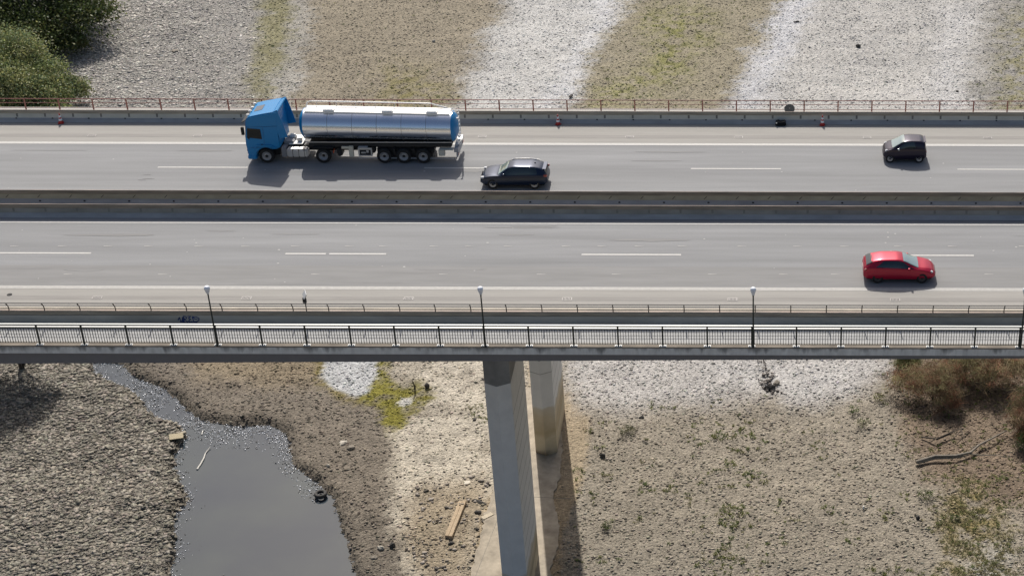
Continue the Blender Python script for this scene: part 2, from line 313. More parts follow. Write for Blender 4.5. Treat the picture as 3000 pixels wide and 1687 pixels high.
# pebbles everywhere
def dens(px,py,M,X,Y):
    d=0.55+0*px; d=d*(1-0.85*np.clip(M['apron']+M['apron2'],0,1)); d=np.where(M['water']>0.55,0.0,d); d=d*(1-0.45*M['mud']); d=d*(0.45+1.1*fbm(X,Y,0.4,3)); return d
for nm,n,x0,x1,y0,y1,lb in (('gravel',125000,-60,22,90,120,'scattered pebbles on the lake bed in front of and under the bridge'),('gravel',150000,-94,32,163,203,'scattered pebbles on the lake bed beyond the bridge')):
    P,c,Mk,qx,qy=zone_pts(n,x0,x1,y0,y1,dens); sz=0.032+0.10*R.random(len(P))**4
    br=np.where(R.random((len(P),1))<0.13,R.uniform(0.25,0.6,(len(P),1)),R.uniform(0.9,1.7,(len(P),1)))
    P[:,2]+=sz*0.2; o=scatter(nm,P,sz,np.clip(c*ALB*br*(1+R.normal(0,0.03,(len(P),3))),0.02,0.8),rock_m,OCT,OCF,0.5,0.25,0.5); tag(o,lb,'gravel',kind='stuff')
P=[];
for (ax,ay),(bx,by) in zip([(2232,1055),(2250,1085),(2248,1108),(2235,1125),(2270,1150),(2215,1175),(2195,1200)],[(2250,1085),(2248,1108),(2235,1125),(2270,1150),(2215,1175),(2195,1200),(2160,1225)]):
    for k in range(16): t=random.random(); P.append(at(ax+(bx-ax)*t+random.gauss(0,9),ay+(by-ay)*t+random.gauss(0,5),G))
P=np.array(P); P[:,2]+=0.03; sz=R.uniform(0.03,0.12,len(P)); o=scatter('debris_line',P,sz,R.uniform(0.08,0.34,(len(P),1))*np.array([[1,.9,.82]]),rock_m,CUB,CUF,0.7,0.3); tag(o,'ragged line of dark clods across the white gravel','debris',kind='stuff')
P,c,Mk,qx,qy=zone_pts(9000,-29,-16,90,108,lambda px,py,M,X,Y:mask(px,py,[(1210,1420),(1330,1380),(1430,1380),(1425,1470),(1395,1590),(1370,1700),(1190,1700),(1170,1560)],40)*np.clip(fbm(X,Y,.9,3)*4-1.6,0,1)*.3); P[:,2]+=.02
sz=.03+.11*R.random(len(P))**3; o=scatter('clods',P,sz,R.uniform(.08,.42,(len(P),1))*np.array([[1,.88,.76]]),rock_m,CUB,CUF,.6,.3); tag(o,'brown clods and broken crust around the wooden beam','clods',kind='stuff')
# wet stones on shore and shallow neck; sun glints painted as near-white colour
def shore(px,py,M,X,Y):
    e=np.exp(-np.clip(M['wd'],0,None)/10.0)*(M['wd']>-5)
    neck=mask(px,py,[(380,1080),(480,1110),(660,1225),(800,1240),(860,1330),(960,1450),(900,1440),(780,1290),(640,1290),(560,1260),(440,1190)],20)
    return np.clip(e*1.0+neck*M['water']*0.5,0,1)*np.clip(fbm(X,Y,1.1,3)*4.2-1.1,0.05,1)
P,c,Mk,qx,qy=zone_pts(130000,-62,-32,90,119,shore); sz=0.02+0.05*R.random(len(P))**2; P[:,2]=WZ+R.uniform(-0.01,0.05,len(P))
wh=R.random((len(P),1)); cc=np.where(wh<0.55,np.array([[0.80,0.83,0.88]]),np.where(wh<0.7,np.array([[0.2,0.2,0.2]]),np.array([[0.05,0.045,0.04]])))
o=scatter('shore_stones',P,sz,cc,wet_m,OCT,OCF,0.5,0.3,0.5); tag(o,'small wet stones along the pond shore, glints painted white','stones',kind='stuff')

# ------------------------------------------------------------------ road and bridge deck
XA,XB=-75.0,45.0
asph=mat('asphalt_worn',(0.218,0.220,0.221),0.85,var=0.10,scale=1.0,bump=0.15,bscale=60,stretch=(0.12,1.6,1))
def road_mat():
    m=asph; N=m.node_tree.nodes; L=m.node_tree.links; b=N['Principled BSDF']
    g=N.new('ShaderNodeNewGeometry'); mp=N.new('ShaderNodeMapping'); mp.inputs['Scale'].default_value=(0.025,0.75,1); L.new(g.outputs['Position'],mp.inputs[0])
    n=N.new('ShaderNodeTexNoise'); n.inputs['Scale'].default_value=1; n.inputs['Detail'].default_value=5; L.new(mp.outputs[0],n.inputs[0])
    r=N.new('ShaderNodeMapRange'); r.inputs[1].default_value=0.35; r.inputs[2].default_value=0.65; r.inputs[3].default_value=0.87; r.inputs[4].default_value=1.08; L.new(n.outputs[0],r.inputs[0])
    n3=N.new('ShaderNodeTexNoise'); n3.inputs['Scale'].default_value=9; n3.inputs['Detail'].default_value=8; n3.inputs['Roughness'].default_value=0.8; L.new(g.outputs['Position'],n3.inputs[0])
    r3=N.new('ShaderNodeMapRange'); r3.inputs[1].default_value=0.3; r3.inputs[2].default_value=0.7; r3.inputs[3].default_value=0.93; r3.inputs[4].default_value=1.07; L.new(n3.outputs[0],r3.inputs[0])
    mu=N.new('ShaderNodeMath'); mu.operation='MULTIPLY'; L.new(r.outputs[0],mu.inputs[0]); L.new(r3.outputs[0],mu.inputs[1])
    old=b.inputs['Base Color'].links[0].from_socket; mx=N.new('ShaderNodeMix'); mx.data_type='RGBA'; mx.blend_type='MULTIPLY'; mx.inputs[0].default_value=1; L.new(old,mx.inputs[6]); L.new(mu.outputs[0],mx.inputs[7]); L.new(mx.outputs[2],b.inputs['Base Color'])
road_mat()
shoulder=mat('shoulder_surface',(0.285,0.272,0.248),0.85,var=0.09,scale=1.2,bump=0.1,bscale=60,stretch=(0.15,1.5,1))
gutter=mat('gutter_surface',(0.225,0.213,0.196),0.8,var=0.16,scale=1.2,stretch=(0.2,3,1))
paint=mat('road_paint',(0.43,0.42,0.395),0.7,var=0.12,scale=6); paintw=mat('road_paint_worn',(0.345,0.335,0.312),0.7,var=0.12,scale=4)
conc=mat('concrete',(0.21,0.205,0.185),0.9,var=0.22,scale=2.0,bump=0.2,bscale=15,stretch=(0.5,1,1))
conc_d=mat('concrete_dark',(0.14,0.138,0.125),0.9,var=0.25,scale=1.5,stretch=(0.4,1,1.5))
conc_l=mat('concrete_light',(0.36,0.355,0.33),0.9,var=0.12,scale=2.0,stretch=(0.5,1,1))
def sheet(name,m,x0,x1,y0,y1,z,parent=None): return MB().add([(x0,y0,z),(x1,y0,z),(x1,y1,z),(x0,y1,z)],[(0,1,2,3)]).build(name,m,parent,fix=False)
def road(y0,y1):
    r=MB().box(XA,XB,y0,y1,-0.12,0).build('road',asph); return tag(r,kind='structure')
Yl1=107.8; Yl2=87.94; Yw=96.11
roadU=road(99.2,112.0); roadL=road(84.92,96.75)
sheet('hard_shoulder',shoulder,XA,XB,Yl1+0.15,112.0,0.004,roadU); sheet('gutter_strip',gutter,XA,XB,108.75,109.25,0.008,roadU)
sheet('edge_line',paint,XA,XB,Yl1-0.17,Yl1+0.17,0.012,roadU)
sheet('hard_shoulder',shoulder,XA,XB,84.92,Yl2-0.15,0.004,roadL); sheet('gutter_strip',gutter,XA,XB,86.5,86.95,0.008,roadL)
sheet('edge_line',paintw,XA,XB,Yl2-0.19,Yl2+0.19,0.012,roadL); sheet('edge_line',paint,XA,XB,Yw-0.09,Yw+0.11,0.012,roadL)
for k in range(-4,3):
    x0=-4.93+17.75*k
    if x0>XA and x0+6<XB: sheet('lane_dash',paint,x0,x0+6,103.93,104.09,0.012,roadU)
for x0,x1 in ((-64.9,-58.9),(-47,-40.84),(-29.05,-26.6),(-26.4,-22.95),(-11.1,-5.07),(6.7,12.68),(24.6,30.6)): sheet('lane_dash',paint,x0,x1,91.99,92.17,0.012,roadL)
def worn(px,py,r=0.42):
    x,y,_=at(px,py); n=MB(); n.add([(x-0.12,y-0.035,0.012),(x+0.05,y-0.04,0.012),(x+r,y-0.012,0.012),(x+r,y+0.012,0.012),(x+0.05,y+0.04,0.012),(x-0.12,y+0.035,0.012)],[(0,1,2,3,4,5)]); n.build('worn_mark',paintw,roadL,fix=False)
for xx in (35,175,309,428,575,712,858,1016,1116,1264,1368,1481,1651,1756,1865,1991,2166,2329,2467,2625,2782,2990): worn(xx,719)
for xx in (192,469,917,1292,1578,1798,2079,2288,2440,2890): worn(xx,801)
for k in range(60):
    u=random.random()<.55; x=random.uniform(-55,20); y=random.uniform(88.6,95.8) if u else random.uniform(99.8,107.3); q=random.uniform(.02,.05)
    MB().add([(x-q*1.6,y-q,0.013),(x+q*1.6,y-q,0.013),(x+q,y+q,0.013),(x-q,y+q,0.013)],[(0,1,2,3)]).build('paint_speck',paint,roadL if u else roadU,fix=False)
# subtle darker patches in the lower carriageway and skid marks
patch=mat('asphalt_patch',(0.205,0.203,0.198),0.85,var=0.14,scale=1.0,bump=0.1,bscale=60,stretch=(0.15,1.5,1))
def blotch(name,m,x,y,lx,ly,par,zz=0.009):
    pts=[(x+lx*math.cos(a)*(0.7+0.5*random.random()),y+ly*math.sin(a)*(0.7+0.5*random.random()),zz) for a in np.linspace(0,2*math.pi,18)[:-1]]
    MB().add(pts,[tuple(range(17))]).build(name,m,par,fix=False)
sheet('tar_patch',patch,XA,XB,88.2,90.6,0.004,roadL)
skid=mat('skid_mark',(0.15,0.15,0.15),0.8)
for x,y,l in ((-40.8,102.9,0.25),(-40.5,102.3,0.4),(-40.9,102.1,0.3),(-33.8,95.0,0.9),(-22.3,88.55,1.2),(-15.2,95.55,2.3),(-14.2,95.75,1.5)): blotch('skid_mark',skid if l<0.5 else patch,x,y,l,0.05+0.02*l,roadL if y<98 else roadU)
for k in range(18):
    u=k%2; blotch('worn_patch',patch if k%3 else skid,random.uniform(-52,18),random.choice((90.2,93.6,94.6)) if u else random.choice((102.2,105.2,106.6)),random.uniform(.5,3),random.uniform(.04,.12),roadL if u else roadU) if k%3 else blotch('worn_patch',patch,random.uniform(-52,18),random.uniform(89,95) if u else random.uniform(100,107),random.uniform(1,3.5),random.uniform(.1,.35),roadL if u else roadU,0.0105)
# bridge
bridge=empty('road_bridge',(0,100,0),'wide concrete motorway bridge with two carriageways on tall slim piers','bridge')
def bp(o): 
    o.parent=bridge; o.matrix_parent_inverse=Matrix.Translation((0,-100,0)); return o
bp(MB().prof([(84.93,-0.45),(113.6,-0.45),(113.6,-0.125),(84.93,-0.125)],XA,XB).build('deck_slab',conc))
bp(MB().box(XA,XB,112.12,113.55,-0.12,0.12).build('edge_beam',conc_l))
for y0,y1 in ((87.6,95.4),(104.8,112.4)): bp(MB().prof([(y0+0.8,-3.7),(y1-0.8,-3.7),(y1,-0.455),(y0,-0.455)],XA,XB).build('box_girder',conc_d))
def pier_mat(name,stain_top):
    m=mat(name,(0.70,0.69,0.66),0.85,var=0.07,scale=1.1); N=m.node_tree.nodes; L=m.node_tree.links; b=N['Principled BSDF']
    g=N.new('ShaderNodeNewGeometry'); s=N.new('ShaderNodeSeparateXYZ'); L.new(g.outputs['Position'],s.inputs[0])
    n=N.new('ShaderNodeTexNoise'); n.inputs['Scale'].default_value=0.6; n.inputs['Detail'].default_value=5; L.new(g.outputs['Position'],n.inputs[0])
    ad=N.new('ShaderNodeMath'); ad.operation='MULTIPLY_ADD'; L.new(n.outputs[0],ad.inputs[0]); ad.inputs[1].default_value=2.0; L.new(s.outputs[2],ad.inputs[2])
    r=N.new('ShaderNodeMapRange'); r.inputs[1].default_value=G+1; r.inputs[2].default_value=stain_top+1; L.new(ad.outputs[0],r.inputs[0])
    cr=N.new('ShaderNodeValToRGB'); e=cr.color_ramp.elements; e[0].position=0; e[0].color=(0.30,0.22,0.14,1); e[1].position=1; e[1].color=(1,1,1,1)
    for p,cc in ((0.12,(0.66,0.56,0.4,1)),(0.35,(0.78,0.67,0.47,1)),(0.5,(0.62,0.5,0.32,1)),(0.75,(0.78,0.66,0.47,1)),(0.94,(0.86,0.79,0.67,1))):
        x=e.new(p); x.color=cc
    L.new(r.outputs[0],cr.inputs[0]); old=b.inputs['Base Color'].links[0].from_socket
    mx=N.new('ShaderNodeMix'); mx.data_type='RGBA'; mx.blend_type='MULTIPLY'; mx.inputs[0].default_value=1; L.new(old,mx.inputs[6]); L.new(cr.outputs[0],mx.inputs[7]); L.new(mx.outputs[2],b.inputs['Base Color']); return m
joint_m=mat('pier_joint',(0.26,0.25,0.225),0.9)
def pier_outline(y0,y1,g=0.0):
    xl,xr,xm=-17.02-g,-15.42+g,-16.22
    return [(xm,y0-g),(xr,y0+0.42-g*0.4),(xr,y1-0.42+g*0.4),(xm,y1+g),(xl,y1-0.42+g*0.4),(xl,y0+0.42-g*0.4)]
def pier(y0,y1,mt,label):
    capz=-6.9
    p=bp(MB().profz(pier_outline(y0,y1),G-1.0,capz).build('pier',mt)); p['label']=label
    cp=MB().profz(pier_outline(y0,y1,-0.01),capz+0.003,-4.25).build('pier_cap',mat('pier_cap_dark',(0.24,0.238,0.23),0.9,var=0.2,scale=1),p)
    for yy in (y0+1.2,y1-1.2): MB().box(-16.75,-15.7,yy-0.4,yy+0.4,-4.247,-3.70).build('bearing',mat('bearing_steel',(0.03,0.03,0.03),0.5),p)
    k=0; zz=capz-2.3
    while zz>G+1:
        if y0>100 and zz>-18: MB().profz(pier_outline(y0,y1,0.004),zz,zz+0.04).build('formwork_joint',joint_m,p)
        else: MB().box(-17.026,-15.414,y0+.46,y1-.46,zz,zz+0.03).build('formwork_joint',joint_m,p)
        zz-=1.15; k+=1
    return p
p1=pier(88.0,94.2,pier_mat('pier_concrete_near',-21.4),'tall slim pier nearest the footbridge')
p2=pier(105.5,111.9,pier_mat('pier_concrete_far',Zof(1195,105.7)),'ochre stained pier behind the nearer one')
slab=mat('apron_slab',(0.37,0.32,0.25),0.9,var=0.35,scale=0.9,bump=0.3,bscale=6)
def fslab(pts,z,name='foundation_slab'):
    Q=[at(x,y,G)[:2] for x,y in pts]; return bp(MB().profz(Q[::-1],G-0.6,G+z).build(name,slab))
_o=[(1436,1478),(1420,1505),(1414,1560),(1400,1610),(1388,1660),(1372,1705),(1366,1760),(1600,1760),(1612,1690),(1622,1640),(1640,1590),(1640,1540),(1622,1450),(1640,1400),(1650,1300),(1644,1190),(1600,1132),(1545,1135),(1500,1200)]
_q=[]
for (ax,ay),(bx,by) in zip(_o,_o[1:]+_o[:1]):
    n_=max(1,int(math.hypot(bx-ax,by-ay)/9)); _q+=[(ax+(bx-ax)*k/n_+random.uniform(-4,4),ay+(by-ay)*k/n_+random.uniform(-2.5,2.5)) for k in range(n_)]
fslab(_q,0.12)
for a_,b_ in (((1560,1456),(1690,1462)),((1480,1470),(1395,1690))):
    p_=[at(x,y,G) for x,y in (a_,b_)]; j_=MB().tube([(q[0],q[1],G+0.115) for q in p_],0.02,4).build('slab_joint',joint_m); bp(j_)
# ------------------------------------------------------------------ barriers
beam_m=mat('barrier_beam',(0.34,0.30,0.235),0.75,var=0.35,scale=1.2,bump=0.1,stretch=(0.5,1,7))
lit_m=mat('barrier_beam_top',(0.19,0.135,0.105),0.6,var=0.7,scale=0.7,stretch=(0.6,1,1))
rib_m=mat('barrier_rib',(0.20,0.19,0.17),0.9,var=0.2,scale=3); seam_m=mat('barrier_seam',(0.035,0.034,0.03),0.9)
mat('barrier_lower',(0.33,0.325,0.32),0.9,var=0.2,scale=1.5,stretch=(0.3,1,1))  # greyer tone for the sloped foot of each barrier wall
def barrier(yf,side,label,face,ribs,base=0.0,lowm=None,mark='rib',backw=0.55):
    # yf = foot of the face that looks at the camera; body goes away from the camera (+Y)
    o=empty('concrete_barrier',(0,yf,base),label,'barrier',group='concrete crash barriers along the carriageways')
    w=backw
    MB().prof([(0,0),(w,0),(w-0.1,0.55),(0.30,0.55),(0.25,0.22)],XA,XB).build('barrier_wall',face,o)
    MB().prof([(0.24,0.565),(w-0.04,0.565),(w-0.04,0.60),(0.32,0.82),(0.27,0.82),(0.24,0.79)],XA,XB).build('top_beam',beam_m if yf>105 else mat('median_beam',(0.235,0.195,0.15),0.75,var=0.4,scale=1.2,bump=0.1,stretch=(0.5,1,7)),o)
    MB().box(XA,XB,0.262,0.31,0.823,0.832).build('beam_cover',lit_m,o)
    MB().box(XA,XB,0.272,w-0.1,0.552,0.562).build('seam',seam_m,o)
    MB().add([(XA,-0.003,0.004),(XB,-0.003,0.004),(XB,0.2505,0.225),(XA,0.2505,0.225)],[(0,1,2,3)]).build('lower_band',MATS['barrier_lower'],o,fix=False)
    x=ribs[0]
    while x>XA+2: x-=ribs[1]
    while x<XB-1:
        if mark=='rib': MB().add([(x-0.07,0.294,0.54),(x+0.07,0.294,0.54),(x+0.065,0.262,0.30),(x-0.065,0.262,0.30)],[(0,1,2,3)]).build('rib',rib_m,o,fix=False)
        elif mark=='slit': MB().add([(x+0.06,0.281,0.48),(x+0.13,0.284,0.50),(x-0.04,0.243,0.33),(x-0.12,0.238,0.30)],[(0,1,2,3)]).build('lifting_slot',seam_m,o,fix=False)
        x+=ribs[1]
    return o
face_far=mat('barrier_face_far',(0.56,0.54,0.47),0.9,var=0.12,scale=1.2,stretch=(0.6,1,1))
face_mid=mat('barrier_face_mid',(0.37,0.335,0.25),0.9,var=0.22,scale=1.1,stretch=(0.5,1,1))
face_low=mat('barrier_face_low',(0.27,0.26,0.23),0.9,var=0.2,scale=1.1,stretch=(0.5,1,1))
bf=barrier(111.19,1,'far concrete barrier with dark vertical slots behind the traffic cones, below the red railing',face_far,(-17.15,1.965))
bm1=barrier(98.68,1,'olive stained barrier on the far side of the median, with slanted slots',face_mid,(-15.98,2.03),mark='slit')
bm2=barrier(96.72,1,'dark grey barrier on the near side of the median, just above the white line',face_low,(-15.3,2.0))
bn=empty('parapet_wall',(0,84.4,0),'outer concrete parapet wall with blue graffiti, directly behind the footbridge','wall')
MB().box(XA,XB,0.03,0.50,-1.3,0.185).build('wall_face',mat('parapet_face',(0.45,0.44,0.395),0.9,var=0.3,scale=0.5,stretch=(0.3,1,1)),bn)
MB().prof([(0.0,0.232),(0.48,0.232),(0.48,0.47),(0.10,0.50),(0.03,0.50),(0.0,0.47)],XA,XB).build('top_beam',beam_m,bn)
MB().box(XA,XB,0.06,0.44,0.187,0.230).build('seam',seam_m,bn)
MB().box(XA,XB,0.004,0.14,0.503,0.508).build('beam_cover',lit_m,bn)
bp(MB().box(XA,XB,97.3,98.6,-0.12,0.02).build('median_gap',conc_d))
hole_m=mat('drain_black',(0.012,0.012,0.012),0.8)
for x in np.arange(-72,44,2.85):
    MB().lathe([(0.06,0),(0.075,0.02)],(x,0.10,0.115),'y',10).build('drain_hole',hole_m,bm1)
for x in np.arange(-73,44,2.55):
    MB().lathe([(0.055,0),(0.065,0.02)],(x,0.20,0.20),'y',10).build('drain_hole',hole_m,bf)
# graffiti on the parapet: letters drawn as strokes standing 3 mm proud of the slanted wall
def strokes(parent,name,m,S,org,ux,uz,w):
    b=MB(); org=Vector(org); ux=Vector(ux); uz=Vector(uz); nrm=ux.cross(uz).normalized()
    for st in S:
        for (a,b0),(c0,d) in zip(st[:-1],st[1:]):
            p=org+ux*a+uz*b0; q=org+ux*c0+uz*d; t=(q-p).normalized(); s=t.cross(nrm)*w*0.5; e=t*w*0.4
            b.add([p-e+s,q+e+s,q+e-s,p-e-s],[(0,1,2,3)])
    return b.build(name,m,parent,fix=False)
gr_m=mat('graffiti_blue',(0.02,0.05,0.20),0.6)
MR=[[(-.02,.35),(.1,.75),(.14,.2),(.22,.15),(.32,.8),(.30,.1)],[(.1,.75),(.0,.5)],[(.36,.1),(.40,.95),(.55,.85),(.55,.6),(.40,.5),(.58,.08)],[(.66,.9),(.85,.9),(.68,.6),(.82,.5),(.66,.25),(.75,.05),(.9,.15)],[(.95,.85),(1.0,.1),(1.2,.12),(1.35,.35),(1.38,.6),(1.25,.82),(1.0,.85),(1.1,.5),(1.25,.5)],[(.1,.1),(.5,.0),(1.2,.0)]]
strokes(bn,'graffiti',gr_m,MR,(-33.30,0.026,-0.27),(0.86,0,0),(0,0,0.44),0.06)
strokes(p2,'graffiti',mat('graffiti_brown',(0.05,0.028,0.02),0.8),[[(0,0),(0,1)],[(-.1,1),(.35,1),(.35,.6),(0,.55)],[(.9,1),(.6,1),(.55,0),(.95,0)],[(1.15,0),(1.15,1)],[(1.5,1),(1.15,.5),(1.55,0)],[(.0,-.4),(.35,-.4)],[(0,-.4),(0,-1.3),(.35,-1.3)],[(0,-.85),(.3,-.85)],[(.55,-1.3),(.75,-.5),(.95,-1.3)],[(.62,-1.0),(.9,-1.0)],[(1.1,-.5),(1.5,-.5)],[(1.3,-.5),(1.3,-1.3)]],(-16.98,105.90,Zof(1258,105.7)),(0.42,-0.22,0),(0,0,0.62),0.06)

# ------------------------------------------------------------------ railings
red_m=mat('rail_red',(0.23,0.085,0.07),0.45,var=0.25,scale=2); grey_m=mat('rail_dark_steel',(0.03,0.03,0.03),0.5); zinc=mat('rail_zinc',(0.40,0.41,0.40),0.5,metal=0.2)
green_m=mat('rail_dark_green',(0.012,0.022,0.020),0.45)
def rails(o,m,lines):
    for n,y,zz,r in lines: MB().tube([(XA,y,zz),(XB,y,zz)],r,8).build(n,m,o)
rf=empty('railing',(0,113.1,0.12),'red steel railing along the far edge of the bridge','railing')
rails(rf,red_m,[('top_rail',0,0.84,0.035),('middle_rail',0,0.53,0.022),('lower_rail',0,0.15,0.022)])
proto=MB().box(-0.045,0.045,-0.03,0.03,0,0.81).build('post',red_m,rf)
def run_x(x0,step): 
    n=math.ceil((XA+1-x0)/step); x=x0+n*step; out=[]
    while x<XB-0.5: out.append(x); x+=step
    return out
for i,x in enumerate(run_x(-18.87,2.405)):
    q=proto if i==0 else proto.copy(); 
    if i: C.objects.link(q); q.parent=rf
    q.location=(x,0,0)
rn=empty('railing',(0,84.46,0.50),'dark three-bar railing with outward curved posts on the near parapet','railing')
rails(rn,grey_m,[('top_rail',-0.26,0.60,0.024),('middle_rail',-0.15,0.39,0.020),('lower_rail',-0.02,0.12,0.028)])
pc=MB().tube([(0,0,0),(0,0.0,0.18),(0,-0.06,0.33),(0,-0.16,0.48),(0,-0.26,0.60)],0.03,6).build('post',mat('rail_rusty_brown',(0.05,0.028,0.02),0.6),rn)
for i,x in enumerate(run_x(-14.62,2.013)):
    q=pc if i==0 else pc.copy()
    if i: C.objects.link(q); q.parent=rn
    q.location=(x,0,0)
# ------------------------------------------------------------------ footbridge
FZ=-0.3
def stain_mat():
    m=mat('fascia_concrete',(0.62,0.62,0.60),0.9,var=0.2,scale=1.0,stretch=(2.2,1,0.35)); N=m.node_tree.nodes; L=m.node_tree.links; b=N['Principled BSDF']
    g=N.new('ShaderNodeNewGeometry'); mp=N.new('ShaderNodeMapping'); mp.inputs['Scale'].default_value=(1.6,1,0.25); L.new(g.outputs['Position'],mp.inputs[0]); n=N.new('ShaderNodeTexNoise'); n.inputs['Scale'].default_value=1.3; n.inputs['Detail'].default_value=7; L.new(mp.outputs[0],n.inputs[0])
    s=N.new('ShaderNodeSeparateXYZ'); L.new(g.outputs['Position'],s.inputs[0]); r=N.new('ShaderNodeMapRange'); r.inputs[1].default_value=FZ-0.47; r.inputs[2].default_value=FZ-0.05; r.inputs[3].default_value=-0.10; r.inputs[4].default_value=0.16; L.new(s.outputs[2],r.inputs[0])
    ad=N.new('ShaderNodeMath'); L.new(n.outputs[0],ad.inputs[0]); L.new(r.outputs[0],ad.inputs[1]); r2=N.new('ShaderNodeMapRange'); r2.inputs[1].default_value=0.56; r2.inputs[2].default_value=0.76; r2.inputs[3].default_value=1; r2.inputs[4].default_value=0.4; L.new(ad.outputs[0],r2.inputs[0])
    old=b.inputs['Base Color'].links[0].from_socket; mx=N.new('ShaderNodeMix'); mx.data_type='RGBA'; mx.blend_type='MULTIPLY'; mx.inputs[0].default_value=1; L.new(old,mx.inputs[6]); L.new(r2.outputs[0],mx.inputs[7]); L.new(mx.outputs[2],b.inputs['Base Color']); return m
fas=stain_mat()
fb=empty('footbridge',(0,82,FZ),'narrow concrete footbridge in front of the motorway with a streaked grey fascia','bridge')
fo=lambda o:(setattr(o,'parent',fb),setattr(o,'matrix_parent_inverse',Matrix.Translation((0,-82,-FZ))),o)[2]
fo(MB().box(XA,XB,81.88,82.32,FZ-0.47,FZ-0.02).build('fascia',fas))
fo(MB().box(XA,XB,81.85,82.34,FZ-0.017,FZ+0.03).build('kerb',mat('kerb_weathered',(0.18,0.155,0.125),0.9,var=0.35,scale=1.5,stretch=(0.5,1,1))))
fo(MB().box(XA,XB,82.323,83.95,FZ-0.35,FZ+0.0).build('walkway',mat('walkway_surface',(0.37,0.37,0.36),0.85,var=0.10,scale=1.5,bump=0.1)))
zl=Zof(1065,82.15); zr=Zof(1042,82.15); XL,XR=-43.0,14.5; f1=lambda x: zl+(x-XL)/(XR-XL)*(zr-zl)
g_=MB(); n=0
g_.add([(XA,82.1,f1(XA)),(XB,82.1,f1(XB)),(XB,83.4,f1(XB)),(XA,83.4,f1(XA)),(XA,82.1,FZ-0.475),(XB,82.1,FZ-0.475),(XB,83.4,FZ-0.475),(XA,83.4,FZ-0.475)],[(3,2,1,0),(4,5,6,7),(0,1,5,4),(1,2,6,5),(2,3,7,6),(3,0,4,7)])
fo(g_.build('girder',mat('girder_dark',(0.17,0.165,0.17),0.8,var=0.06,scale=2)))
fr=empty('railing',(0,82.0,FZ+0.03),'dark green baluster railing with two bright handrails on the footbridge','railing')
MB().box(XA,XB,-0.06,0.06,1.32,1.35).build('handrail',zinc,fr); MB().box(XA,XB,0.05,0.16,1.10,1.125).build('handrail',zinc,fr)
MB().box(XA,XB,0.003,0.045,1.22,1.317).build('handrail_profile',green_m,fr); MB().box(XA,XB,-0.03,0.03,1.06,1.13).build('upper_rail',green_m,fr)
MB().box(XA,XB,-0.02,0.02,0.12,0.155).build('lower_rail',green_m,fr)
bal=MB()
for k in range(1,17): bal.box(-0.015+k*2.475/17,0.015+k*2.475/17,-0.012,0.012,0.155,1.06)
bal=bal.build('baluster_panel',green_m,fr); pst=MB().box(-0.045,0.045,-0.04,0.04,0,1.315).build('post',green_m,fr)
plate=MB().box(-0.20,0.20,-0.10,0.10,0,0.03); plate.box(-0.15,-0.09,-0.05,0.05,0.03,0.07); plate.box(0.09,0.15,-0.05,0.05,0.03,0.07); plate=plate.build('base_plate',mat('base_plate_zinc',(0.55,0.55,0.53),0.5),fr)
lamp_x=[-30.4,-15.5,-0.62,14.23]
for i,x in enumerate(run_x(-30.4,2.475)):
    for o,nm in ((bal,'b'),(pst,'p'),(plate,'l')):
        q=o if i==0 else o.copy()
        if i: C.objects.link(q); q.parent=fr
        q.location=(x,0,0)
# street lamps
zt=Zof(857,82.0)
def lamp():
    o=empty('street_lamp',(0,81.86,FZ+0.03)); h=zt-FZ-0.03
    MB().tube([(0,0,0),(0,0,h*0.5),(0,0,h)],[0.055,0.045,0.038],10).build('pole',green_m,o,smooth=True)
    MB().lathe([(0.055,0),(0.06,0.05)],(0,0,h-0.04),'z',12).build('collar',green_m,o)
    MB().lathe([(0.06,0.0),(0.085,0.06),(0.12,0.17),(0.155,0.28),(0.165,0.36),(0.15,0.43),(0.10,0.475),(0.03,0.49)],(0,0,h+0.01),'z',20).build('lamp_shade',mat('lamp_opal',(0.80,0.82,0.86),0.25,coat=0.3),o,smooth=True)
    return o
L0=lamp(); LL=['street lamp with opal teardrop shade on the footbridge, just right of the blue graffiti','street lamp with opal teardrop shade standing above the bridge piers','street lamp with opal teardrop shade between the piers and the red car','street lamp with opal teardrop shade at the right edge, right of the red car']
for i,x in enumerate(lamp_x):
    o=L0 if i==0 else copy_tree(L0); o.location.x=x; tag(o,LL[i],'lamp','lamps along the footbridge railing')
